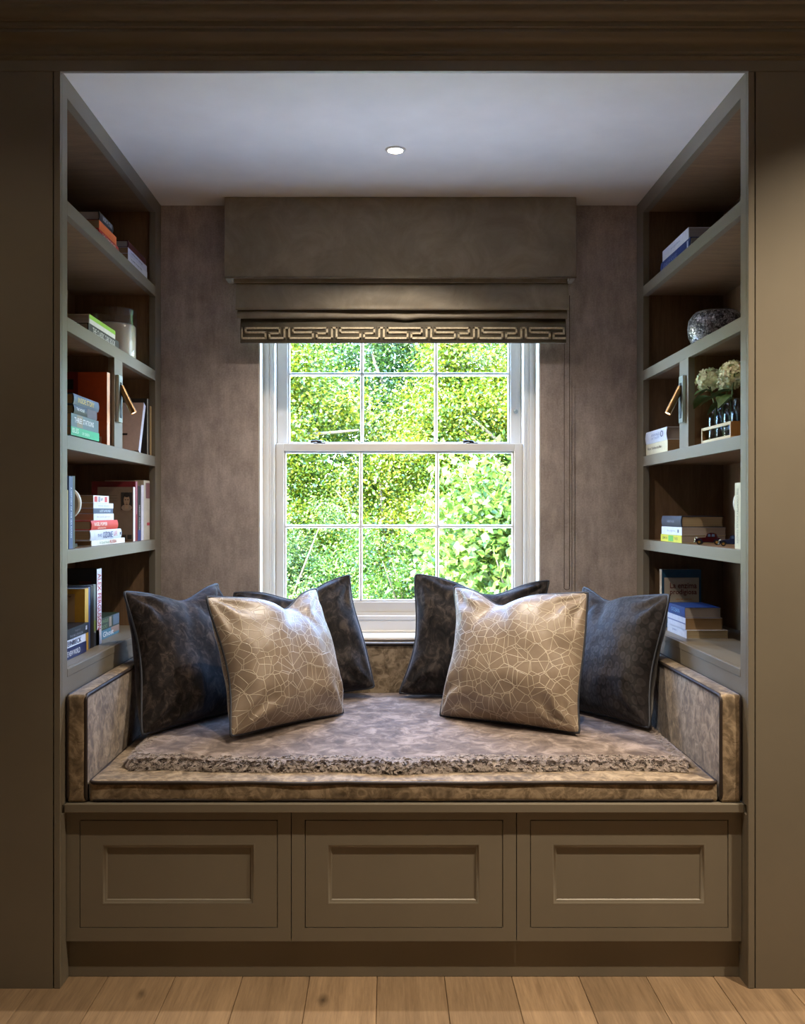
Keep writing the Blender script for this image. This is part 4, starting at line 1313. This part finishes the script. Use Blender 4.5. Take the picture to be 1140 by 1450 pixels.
# --- right, bottom shelf
z = S[0] + e
book('blue and cream paperback with a Spanish title facing out', 'R', 'stand', .992, 3.448, 3.476, z, .209, .142, (28, 84, 120), 'white', False, bands=[(0, 1, 0, 1, (206, 196, 180))], front=[(.06, .94, .10, .86, (206, 196, 176)), (.1, .9, .1, .16, (60, 100, 120))], front_text=[('La enzima', .20, .88, .675, .775, (112, 44, 36)), ('prodigiosa', .20, .88, .545, .66, (112, 44, 36)), ('HIROMI SHINYA', .35, .75, .475, .50, (190, 120, 60))], group='title-out book on the lowest shelf')
g12 = 'flat books in front of the Spanish paperback'
book('white paperback at the bottom of the flat stack before the Spanish-titled paperback', 'R', 'lie', .986, 3.143, 3.36, z, .027, .136, (212, 216, 228), 'cream', False, [('poems', .3, .5, .35, .65, (150, 160, 190))], group=g12)
book('white book with a blue stripe between white and blue paperbacks', 'R', 'lie', .984, 3.150, 3.35, z + .0275, .039, .122, (210, 214, 228), 'tan', False, bands=[(0, 1, .45, .55, (110, 124, 170))], group=g12)
book('blue glossy paperback topping the flat stack before the Spanish-titled paperback', 'R', 'lie', .983, 3.152, 3.34, z + .067, .034, .118, (34, 62, 120), 'grey', False, [('OCEAN', .2, .7, .3, .7, (120, 170, 210))], group=g12)

# ------------------------------------------------------------------ ornaments
# candle in a glass jar
z = S[3] + e
cc = Vector((-.944, 3.298, z))
cj = root('candle_jar', cc, 'large clear glass jar holding a thick ivory candle', 'candle')
bm = add_lathe(bmesh.new(), cc, [(0, 0), (.074, 0), (.079, .004), (.080, .02), (.080, .172), (.0785, .174), (.077, .172), (.077, .014), (.07, .009), (0, .009)], 48)
obj('glass_jar', bm, JAR, cj, True)
wax = flat('ivory_wax', rgb(232, 224, 206), .4, 0, .03, 20, .02)
MATS['ivory_wax'].node_tree.nodes['Principled BSDF'].inputs['Subsurface Weight'].default_value = .25
MATS['ivory_wax'].node_tree.nodes['Principled BSDF'].inputs['Subsurface Radius'].default_value = (.02, .012, .006)
cd = obj('candle', add_lathe(bmesh.new(), cc, [(0, .010), (.070, .010), (.0745, .015), (.0745, .118), (.070, .124), (.02, .121), (0, .120)], 40), wax, cj, True)
obj('wick', add_tube(bmesh.new(), [cc + Vector((0, 0, .119)), cc + Vector((.001, 0, .129)), cc + Vector((.003, 0, .134))], .0012, 6), BLACK, cd)

# mosaic pot
def mosaic():
    m, nt, b = new_mat('silver_mosaic')
    mp = mapping(nt, 'Object')
    vo = tex_voro(nt, mp.outputs[0], 125, 'F1', .9)
    ve = tex_voro(nt, mp.outputs[0], 125, 'DISTANCE_TO_EDGE', .9)
    r = ramp(nt, [(0.0, rgb(12, 12, 16)), (.25, rgb(110, 112, 124)), (.6, rgb(196, 196, 206))])
    bw = nt.nodes.new('ShaderNodeRGBToBW'); nt.links.new(vo.outputs['Color'], bw.inputs[0])
    nt.links.new(bw.outputs[0], r.inputs[0])
    ed = ramp(nt, [(0.02, (0, 0, 0, 1)), (.10, (1, 1, 1, 1))])
    nt.links.new(ve.outputs['Distance'], ed.inputs[0])
    nt.links.new(mixc(nt, ed.outputs[0], rgb(16, 15, 18), r.outputs[0]), b.inputs['Base Color'])
    b.inputs['Metallic'].default_value = .65
    b.inputs['Roughness'].default_value = .3
    bump(nt, ed.outputs[0], b, .8, .002)
    return m
pc = Vector((1.028, 2.985, S[3] + e))
pr = [(0, 0), (.062, 0), (.074, .006), (.083, .028), (.086, .055), (.082, .080), (.070, .097), (.064, .101), (.058, .101), (.055, .094), (.072, .074), (.076, .05), (.068, .02), (0, .012)]
pot = root('mosaic_pot', pc, 'squat round pot covered in silver and black mosaic chips', 'pot')
obj('bowl', add_lathe(bmesh.new(), pc, pr, 56), mosaic(), pot, True)
obj('rim', add_tube(bmesh.new(), [pc + Vector((.061 * math.cos(a), .061 * math.sin(a), .1015)) for a in np.linspace(0, 2 * math.pi, 40)[:-1]], .003, 8, True), flat('pewter', rgb(120, 120, 126), .35, .9), pot, True)

# marble disc bookends
MARB = flat('white_marble', rgb(222, 222, 214), .3, 0, .12, 25, 0)
for (s, xc, yc, lab) in ((-1, -.905, 2.672, 'round white marble bookend beside the thin black book'), (1, 1.005, 2.632, 'round white marble bookend beside the cream upright book')):
    z = S[1] + e
    r = root('bookend', (xc, yc, z), lab, 'bookend', 'marble disc bookends')
    obj('base', bx(xc - .03, xc + .03, yc - .012, yc + .03, z, z + .012, .002, 1), DARKMET, r)
    obj('upright', bx(xc - .008, xc + .008, yc - .012, yc - .006, z + .012, z + .12, .001, 1), DARKMET, r)
    disc = bmesh.new()
    add_lathe(disc, (xc + (.0), yc - .005, z + .125), [(0, 0), (.044, 0), (.048, .004), (.048, .016), (.044, .020), (0, .020)], 36, (0, 1, 0))
    obj('marble_disc', disc, MARB, r, auto=35)

# toy vintage cars
def toy_car(label, c, yaw, k, body, fender):
    r = root('toy_car', c, label, 'toy car', 'toy vintage cars')
    o = Vector(c)
    cm_, fm = flat('car_' + body[0], body[1], .18, .2, .03, 30, 0), flat('car_' + fender[0], fender[1], .18, .2, .03, 30, 0)
    hub, tyre = flat('brass_hub', rgb(190, 150, 80), .3, .9), flat('tyre_black', rgb(18, 18, 20), .6)
    def P(x, y, z): return o + Vector((x, y, z)) * k
    def sec(name, pts, hw, mat, par, top=.8):
        # side profile (y, z) lofted across the width with a narrower top
        bm = bmesh.new()
        zmin, zmax = min(p[1] for p in pts), max(p[1] for p in pts)
        def q(x, y, z):
            f = 1 - (1 - top) * (z - zmin) / (zmax - zmin)
            return P(x * f, y, z)
        A = [bm.verts.new(q(-hw, y, z)) for y, z in pts]; B = [bm.verts.new(q(hw, y, z)) for y, z in pts]
        n = len(pts)
        for i in range(n):
            bm.faces.new((A[i], A[(i + 1) % n], B[(i + 1) % n], B[i]))
        bm.faces.new(A[::-1]); bm.faces.new(B)
        bmesh.ops.bevel(bm, geom=list(bm.edges), offset=.0009 * k, segments=2, affect='EDGES', clamp_overlap=True)
        return obj(name, bm, mat, par, auto=35)
    # y forward (bonnet at +y)
    bd = sec('body', [(-.040, .009), (.042, .009), (.043, .021), (.010, .024), (-.020, .025), (-.034, .021), (-.041, .013)], .0125, cm_, r, .85)
    cb = sec('cabin', [(-.026, .0235), (.010, .0235), (.005, .036), (-.004, .039), (-.016, .038), (-.023, .033)], .0115, cm_, r, .78)
    gl = flat('car_glass', rgb(70, 90, 120), .08, 0, .02, 30, 0)
    for sx in (-1, 1):
        bm = bmesh.new()
        for y0_, y1_ in ((-.019, -.009), (-.006, .003)):
            vs_ = [P(sx * .0116, y0_, .0265), P(sx * .0116, y1_, .0265), P(sx * .0105, y1_ - .001, .0345), P(sx * .0105, y0_ + .001, .0345)]
            bm.faces.new([bm.verts.new(v) for v in vs_])
        obj('window', bm, gl, cb)
        for yw in (-.026, .029):
            w = add_lathe(bmesh.new(), P(sx * .013, yw, .0085), [(0, -.0022 * k), (.0060 * k, -.0022 * k), (.0085 * k, -.0018 * k), (.0085 * k, .0018 * k), (.0060 * k, .0022 * k), (0, .0022 * k)], 18, (1, 0, 0))
            wh = obj('wheel', w, tyre, r, auto=40)
            obj('hub', add_lathe(bmesh.new(), P(sx * .0153, yw, .0085), [(0, .0006 * k * sx), (.0042 * k, 0), (.0050 * k, -.0006 * k * sx)], 14, (1, 0, 0)), hub, wh)
            # swept wing over the wheel
            bm = bmesh.new()
            ring = []
            for a in np.linspace(-.15, math.pi + .25, 11):
                cy_, cz_ = yw + .0112 * math.cos(a), .0085 + .0112 * math.sin(a)
                ring.append((bm.verts.new(P(sx * .0100, cy_, cz_)), bm.verts.new(P(sx * .0178, cy_, cz_)), bm.verts.new(P(sx * .0178, yw + .0100 * math.cos(a), .0085 + .0100 * math.sin(a)))))
            for a_, b_ in zip(ring, ring[1:]):
                bm.faces.new((a_[0], b_[0], b_[1], a_[1])); bm.faces.new((a_[1], b_[1], b_[2], a_[2]))
            obj('wing', bm, fm, r, True)
        obj('running_board', bx(*(sorted((P(sx * .0125, 0, 0).x, P(sx * .0178, 0, 0).x))), P(0, -.014, 0).y, P(0, .018, 0).y, P(0, 0, .0075).z, P(0, 0, .0092).z), fm, r)
        obj('headlamp', add_lathe(bmesh.new(), P(sx * .0085, .038, .021), [(0, -.004 * k), (.002 * k, -.003 * k), (.0038 * k, .001 * k), (.0034 * k, .002 * k), (0, .0024 * k)], 14, (0, 1, 0)), CHROME, r, True)
    obj('grille', bx(P(-.0075, 0, 0).x, P(.0075, 0, 0).x, P(0, .0425, 0).y, P(0, .0442, 0).y, P(0, 0, .009).z, P(0, 0, .0215).z, .0005, 1), CHROME, r)
    obj('bumper', add_tube(bmesh.new(), [P(-.017, .043, .009), P(-.010, .0465, .008), (P(.010, .0465, .008)), P(.017, .043, .009)], .0011 * k, 8), CHROME, r, True)
    r.rotation_euler = (0, 0, yaw)
    return r
toy_car('navy and maroon toy vintage car in front of the three books', (.990, 2.935, S[1] + e), math.radians(62), .95, ('maroon', rgb(58, 16, 22)), ('navy', rgb(28, 32, 62)))
toy_car('dark blue toy vintage car beside the cream upright book', (1.012, 2.800, S[1] + e), math.radians(70), .85, ('midnight', rgb(32, 38, 74)), ('black', rgb(20, 22, 34)))

# flower caddy with milk bottles
z = S[2] + e
PALEW = wood_mat('pale_limed_wood', rgb(196, 178, 138), rgb(222, 206, 168), (30, 4, 30), .5)
BROWNW = wood_mat('brown_wood', rgb(108, 74, 34), rgb(136, 98, 52), (30, 30, 4), .5)
y0c, y1c, x0c, x1c = 2.655, 2.900, .956, 1.020
cad = root('bottle_caddy', ((x0c + x1c) / 2, (y0c + y1c) / 2, z), 'low open wooden caddy holding small glass bottles', 'caddy')
obj('base_board', bx(x0c, x1c, y0c, y1c, z, z + .006), PALEW, cad)
for ya in (y0c, y1c - .006):
    obj('end_board', bx(x0c, x1c, ya, ya + .006, z + .006, z + .048), BROWNW, cad)
for xa in (x0c, x1c - .006):
    obj('side_rail', bx(xa, xa + .006, y0c + .006, y1c - .006, z + .040, z + .048), PALEW, cad)
    obj('side_rail', bx(xa, xa + .006, y0c + .006, y1c - .006, z + .006, z + .010), PALEW, cad)
for ya in (y0c, y1c - .006):
    obj('corner_strip', bx(x0c - .0015, x0c - .0002, ya, ya + .006, z, z + .048), PALEW, cad)
BG = clear_glass('bottle_glass', (.86, .9, .94, 1), 1.6)
bott = [(.988, 2.872), (.988, 2.808), (.988, 2.744), (.988, 2.684)]
for k, (xb, yb) in enumerate(bott):
    c = Vector((xb, yb, z + .0065))
    prof = [(0, 0), (.017, 0), (.021, .004), (.0215, .01), (.0215, .062), (.019, .074), (.012, .086), (.0105, .092), (.0105, .098), (.0135, .100), (.0135, .107), (.011, .108), (.009, .106), (.0085, .092), (.010, .086), (.017, .074), (.0195, .062), (.0195, .008), (0, .005)]
    b_ = obj('bottle', add_lathe(bmesh.new(), c, prof, 28), BG, None, True, ['clear glass bottle in the caddy under the large hydrangea bloom', 'clear glass bottle in the caddy under the half-hidden hydrangea bloom', 'clear glass bottle in the caddy under the tall hydrangea bloom', 'empty clear glass bottle at the end of the caddy'][k], 'bottle', 'glass bottles in the caddy')
PETAL = flat('cream_green_petal', rgb(222, 224, 192), .6, 0, .12, 90, 0)
LEAFM = flat('dusky_green_leaf', rgb(66, 92, 50), .5, 0, .25, 60, .1)
STEMM = flat('green_stem', rgb(92, 112, 62), .5)
for m_ in (PETAL, LEAFM):
    b_ = m_.node_tree.nodes['Principled BSDF']
    b_.inputs['Subsurface Weight'].default_value = .1
def leaf_bm(p, d, L, W, droop=.3, n=6):
    d = Vector(d).normalized()
    side = d.cross(Vector((0, 0, 1)))
    side = side.normalized() if side.length > .05 else Vector((1, 0, 0))
    bm = bmesh.new()
    rows = []
    for i in range(n + 1):
        t = i / n
        c = Vector(p) + d * L * t + Vector((0, 0, -droop * L * t * t))
        w = W * math.sin(math.pi * min(1, t * .96 + .03)) ** .8
        rows.append((bm.verts.new(c - side * w + Vector((0, 0, w * .3))), bm.verts.new(c), bm.verts.new(c + side * w + Vector((0, 0, w * .3)))))
    for a, b2_ in zip(rows, rows[1:]):
        bm.faces.new((a[0], a[1], b2_[1], b2_[0])); bm.faces.new((a[1], a[2], b2_[2], b2_[1]))
    return bm
def hydrangea(label, base, head, R, seed, leaves):
    g = random.Random(seed)
    r = root('hydrangea_stem', base, label, 'flower', 'cut hydrangeas in the bottles')
    b, h = Vector(base), Vector(head)
    obj('stem', add_tube(bmesh.new(), [b, b + Vector((0, 0, .09)), b.lerp(h, .8) + Vector((0, 0, .01)), h], [.0024, .0024, .0020, .0016], 8), STEMM, r, True)
    bm = bmesh.new()
    for k in range(95):
        u = g.random() * 2 * math.pi; v = math.acos(1 - 1.75 * g.random())
        nrm = Vector((math.sin(v) * math.cos(u), math.sin(v) * math.sin(u), math.cos(v)))
        c = h + Vector((nrm.x * R, nrm.y * R, nrm.z * R * .85)) * g.uniform(.8, 1.05)
        ta = nrm.orthogonal().normalized(); tb = nrm.cross(ta)
        rot = g.random() * 3
        for q in range(4):
            a = rot + q * math.pi / 2
            d = ta * math.cos(a) + tb * math.sin(a)
            sd = ta * -math.sin(a) + tb * math.cos(a)
            L = g.uniform(.0095, .0125)
            pts = [c, c + d * L * .55 + sd * L * .42 + nrm * .001, c + d * L + nrm * .003, c + d * L * .55 - sd * L * .42 + nrm * .001]
            bm.faces.new([bm.verts.new(p) for p in pts])
    obj('bloom', bm, PETAL, r, recalc=False)
    for (d, L, t) in leaves:
        obj('leaf', leaf_bm(b.lerp(h, t), d, L, L * .26, .5), LEAFM, r, True, recalc=False)
zb_ = z + .014
hydrangea('large pale green hydrangea bloom in the bottle beside the reading light divider', (.988, 2.872, zb_), (.973, 2.884, 1.638), .040, 1, [((-.3, .9, .15), .085, .72), ((-.9, -.3, .3), .06, .8), ((.5, -.8, .1), .07, .75), ((-.6, .2, -.2), .06, .85)])
hydrangea('half-hidden green hydrangea bloom in the second bottle from the reading light', (.988, 2.808, zb_), (1.002, 2.800, 1.622), .032, 2, [((-.8, .3, .1), .08, .75), ((-.6, -.7, .2), .07, .7), ((-.5, .8, .0), .07, .65)])
hydrangea('tall pale hydrangea bloom in the bottle farthest from the reading light', (.988, 2.744, zb_), (.978, 2.690, 1.632), .040, 3, [((-.8, .4, .1), .075, .72), ((-.7, -.5, -.1), .07, .66), ((-.3, .9, .1), .06, .6)])

# ------------------------------------------------------------------ garden beyond the window
def grass_mat():
    m, nt, b = new_mat('lawn')
    n = tex_noise(nt, mapping(nt, 'Object').outputs[0], 8, 6)
    r = ramp(nt, [(.3, rgb(60, 92, 36)), (.7, rgb(112, 146, 62))])
    nt.links.new(n.outputs[0], r.inputs[0]); nt.links.new(r.outputs[0], b.inputs['Base Color'])
    b.inputs['Roughness'].default_value = .9
    return m
ZG = -.35
def bounce_stone_mat():
    m, nt, b = new_mat('bounce_stone')
    n = tex_noise(nt, mapping(nt, 'Object').outputs[0], 6, 6)
    r = ramp(nt, [(.3, rgb(208, 203, 196)), (.7, rgb(232, 228, 222))])
    nt.links.new(n.outputs[0], r.inputs[0]); nt.links.new(r.outputs[0], b.inputs['Base Color'])
    b.inputs['Roughness'].default_value = .8
    return m
BOUNCE_STONE = bounce_stone_mat()
ter_bounce = root('ground_bounce_terrace', (0, 5.3, ZG), 'unseen pale stone terrace added outside to bounce light onto the alcove ceiling', 'terrace', kind='structure')  # added out of view: pale sunlit paving that bounces light up to the ceiling
obj('bed', bx(-5, 5, 3.82, 6.9, ZG - .1, ZG - .012), BOUNCE_STONE, ter_bounce)
for i in range(16):
    for j in range(5):
        x_a = -4.98 + i * .6225
        y_a = 3.83 + j * .614
        obj('slab', bx(x_a + .004, x_a + .6185, y_a + .004, y_a + .610, ZG - .0118, ZG + .002 * ((i * 7 + j * 3) % 3) / 3, .003, 1), BOUNCE_STONE, ter_bounce)
obj('ground_lawn', bx(-14, 14, 6.905, 24, ZG - .1, ZG), grass_mat(), kind='structure', label='green lawn outside the window', cat='lawn')

def leaf_material(name):
    m, nt, b = new_mat(name)
    nt.nodes.remove(b)
    out = nt.nodes['Material Output']
    at = nt.nodes.new('ShaderNodeAttribute'); at.attribute_name = 'leafcol'
    di = nt.nodes.new('ShaderNodeBsdfDiffuse'); tr = nt.nodes.new('ShaderNodeBsdfTranslucent')
    gl = nt.nodes.new('ShaderNodeBsdfGlossy'); gl.inputs['Roughness'].default_value = .4
    mx = nt.nodes.new('ShaderNodeMixShader'); mx.inputs[0].default_value = .42
    mx2 = nt.nodes.new('ShaderNodeMixShader'); mx2.inputs[0].default_value = .05
    for n_ in (di, tr):
        nt.links.new(at.outputs['Color'], n_.inputs[0])
    nt.links.new(di.outputs[0], mx.inputs[1]); nt.links.new(tr.outputs[0], mx.inputs[2])
    nt.links.new(mx.outputs[0], mx2.inputs[1]); nt.links.new(gl.outputs[0], mx2.inputs[2])
    nt.links.new(mx2.outputs[0], out.inputs[0])
    return m
LEAVES = leaf_material('tree_leaf')
BARK = flat('pale_bark', rgb(104, 90, 70), .8, 0, .25, 30, .4)

def crown(blobs, n_clusters, per, size, pal, seed, clump=True):
    """leaf mesh: clusters of leaves round twig ends that fill a union of ellipsoids"""
    g = np.random.default_rng(seed)
    bl = np.array([b_[:3] for b_ in blobs]); ra = np.array([b_[3:6] for b_ in blobs])
    wts = (ra.prod(1) ** (2 / 3)); wts /= wts.sum()
    idx = g.choice(len(bl), n_clusters, p=wts)
    d = g.normal(size=(n_clusters, 3)); d /= np.linalg.norm(d, axis=1)[:, None]
    rr = g.random(n_clusters) ** .42
    nb_ = max(6, n_clusters // 34)
    bi = g.choice(len(bl), nb_, p=wts)
    bd = g.normal(size=(nb_, 3)); bd /= np.linalg.norm(bd, axis=1)[:, None]
    bough = bl[bi] + bd * ra[bi] * (g.random(nb_) ** .4)[:, None] * .93
    br_ = .20 * np.cbrt(ra[bi].prod(1))
    pick = g.integers(0, nb_, n_clusters)
    cl = bl[idx] + g.uniform(-1, 1, (n_clusters, 3)) * ra[idx] if not clump else bough[pick] + d * (rr * br_[pick])[:, None] * np.array([1.25, 1.1, .75])
    keep = cl[:, 2] > ZG + .03
    cl, d = cl[keep], d[keep]
    m = len(cl)
    c = np.repeat(cl, per, 0) + g.normal(size=(m * per, 3)) * size * 3.0
    od = np.repeat(d, per, 0)
    nrm = g.normal(size=(m * per, 3)) * .75 + od * .5 + np.array([0, -.15, .75])
    nrm /= np.linalg.norm(nrm, axis=1)[:, None]
    ax = np.cross(nrm, g.normal(size=nrm.shape)); ax /= np.linalg.norm(ax, axis=1)[:, None]
    sd = np.cross(nrm, ax)
    L = size * g.uniform(.7, 1.35, (m * per, 1)); W = L * g.uniform(.24, .36, (m * per, 1))
    v = np.stack([c - ax * L * .5, c + sd * W + nrm * L * .08, c + ax * L * .5 - nrm * L * .10, c - sd * W + nrm * L * .08], 1).reshape(-1, 3)
    nf = m * per
    me = bpy.data.meshes.new('foliage')
    me.vertices.add(nf * 4); me.vertices.foreach_set('co', v.astype(np.float32).ravel())
    fi = np.arange(nf * 4, dtype=np.int32).reshape(-1, 4)
    tri = np.concatenate([fi[:, [0, 1, 2]], fi[:, [0, 2, 3]]]).astype(np.int32)
    me.loops.add(tri.size); me.loops.foreach_set('vertex_index', tri.ravel())
    me.polygons.add(len(tri)); me.polygons.foreach_set('loop_start', np.arange(0, tri.size, 3, dtype=np.int32))
    me.update(calc_edges=True)
    pal = np.array([[lin(q) * f_ for q, f_ in zip(p, (.56, .52, .32))] for p in pal])
    tcl = np.repeat(g.random(m), per)
    t = np.clip(tcl * .7 + g.random(nf) * .45 - .08, 0, .999) * (len(pal) - 1)
    i0 = t.astype(int); f = (t - i0)[:, None]
    col = pal[i0] * (1 - f) + pal[np.minimum(i0 + 1, len(pal) - 1)] * f
    rgba = np.concatenate([col, np.ones((nf, 1))], 1)
    a = me.attributes.new('leafcol', 'FLOAT_COLOR', 'POINT')
    a.data.foreach_set('color', np.repeat(rgba, 4, 0).astype(np.float32).ravel())
    return me

def tree(name, label, cat, base, blobs, n_clusters, per, size, pal, seed, trunk, nb=7, clump=True):
    r = root(name, (base[0], base[1], ZG), label, cat, 'trees and shrubs outside the window')
    obj('foliage', crown(blobs, n_clusters, per, size, pal, seed, clump), LEAVES, r, kind='stuff')
    g = random.Random(seed)
    b = Vector((base[0], base[1], ZG))
    top = Vector((np.mean([q[0] for q in blobs]), np.mean([q[1] for q in blobs]), max(q[2] for q in blobs)))
    pts = [b.lerp(top, t) + Vector((g.uniform(-.05, .05), g.uniform(-.05, .05), 0)) * (t > 0) for t in (0, .25, .5, .75, 1)]
    obj('trunk', add_tube(bmesh.new(), pts, [trunk, trunk * .85, trunk * .7, trunk * .5, trunk * .2], 8), BARK, r, True)
    for k in range(nb):
        q = g.choice(blobs)
        e_ = Vector((q[0] + g.uniform(-.8, .8) * q[3], q[1] - g.uniform(.2, .95) * q[4], q[2] + g.uniform(-.5, .8) * q[5]))
        s_ = b.lerp(top, g.uniform(.15, .75))
        md = s_.lerp(e_, .5) + Vector((0, 0, g.uniform(.0, .15)))
        obj('branch', add_tube(bmesh.new(), [s_, md, e_], [trunk * .4, trunk * .28, trunk * .1], 6), BARK, r, True)
YG = [(50, 92, 20), (108, 146, 34), (172, 186, 56), (214, 204, 80)]
MG = [(40, 84, 28), (84, 134, 48), (130, 170, 72), (170, 196, 104)]
FG = [(52, 96, 44), (104, 146, 72), (150, 180, 104), (190, 206, 140)]
LG = [(70, 116, 44), (118, 158, 70), (150, 184, 92), (176, 198, 112)]
DG = [(28, 66, 24), (58, 104, 40), (96, 138, 58), (140, 168, 76)]
tree('broadleaf_tree', 'tall yellow-green broadleaf tree outside the upper panes, above the fine-leaved shrub', 'tree', (-1.9, 10.6), [(-1.9, 10.4, 2.6, 1.5, 1.1, 1.5), (-1.0, 10.2, 2.0, 1.0, .9, 1.1), (-2.6, 10.4, 1.2, 1.1, .9, 1.1)], 2700, 34, .042, YG, 1, .10)
tree('broadleaf_tree', 'tall dark green tree standing behind the other shrubs', 'tree', (.3, 12.2), [(.3, 12.0, 2.9, 1.9, 1.0, 2.0), (-1.4, 12.3, 2.2, 1.5, .8, 1.9), (1.8, 12.2, 2.4, 1.5, .8, 1.9), (.2, 11.8, .8, 2.4, .7, 1.1)], 3000, 26, .052, DG, 2, .12)
tree('broadleaf_tree', 'golden-leaved tree outside the upper panes, above the large-leaved shrub', 'tree', (1.9, 10.4), [(1.7, 10.2, 2.5, 1.2, 1.0, 1.3), (.75, 10.5, 2.2, .8, .8, 1.0), (2.4, 10.2, 1.2, 1.0, .9, 1.1)], 2700, 34, .040, YG, 3, .10)
tree('garden_shrub', 'fine-leaved mid green shrub low outside the panes behind the charcoal cushion', 'shrub', (-1.0, 8.4), [(-1.0, 8.3, .7, .85, .7, .75), (-.45, 8.5, .45, .6, .5, .6), (-1.5, 8.5, .9, .7, .6, .8)], 1900, 30, .027, FG, 4, .04)
tree('garden_shrub', 'twiggy pale green shrub low outside the middle panes', 'shrub', (.2, 8.0), [(.2, 8.0, .45, .6, .55, .55), (.5, 8.3, .8, .55, .5, .55), (-.2, 8.3, .55, .5, .5, .6)], 1300, 30, .026, MG, 5, .03, 14)
tree('garden_shrub', 'light green large-leaved shrub close outside the window', 'shrub', (.95, 7.0), [(.95, 7.0, .65, .42, .45, .62), (1.25, 7.1, 1.1, .42, .42, .5), (.75, 7.2, 1.2, .25, .3, .4)], 620, 14, .066, LG, 6, .03)
tree('garden_shrub', 'yellow-green rounded bush between the tall trees', 'shrub', (0.1, 9.6), [(.0, 9.6, 1.2, .75, .6, .75), (.5, 9.7, 1.7, .55, .5, .6), (-.6, 9.7, 1.3, .5, .5, .6)], 1400, 28, .035, YG, 7, .04)
tree('broadleaf_tree', 'spreading green tree beyond the yellow-green broadleaf tree', 'tree', (-4.4, 9.4), [(-4.3, 9.4, 2.0, 1.5, 1.1, 1.7), (-3.6, 9.0, .6, 1.2, .9, .9)], 1500, 12, .09, MG, 8, .1)
tree('broadleaf_tree', 'spreading green tree beyond the golden-leaved tree', 'tree', (4.5, 9.6), [(4.4, 9.6, 2.0, 1.5, 1.1, 1.7), (3.4, 9.0, .6, 1.2, .9, .9)], 1500, 12, .09, MG, 9, .1)
tree('garden_hedge', 'tall dense dark hedge closing the garden behind the trees', 'hedge', (.3, 15.0), [(.3, 15.0, 2.0, 6.8, .45, 2.4)], 5200, 9, .13, DG, 10, .08, 0, False)
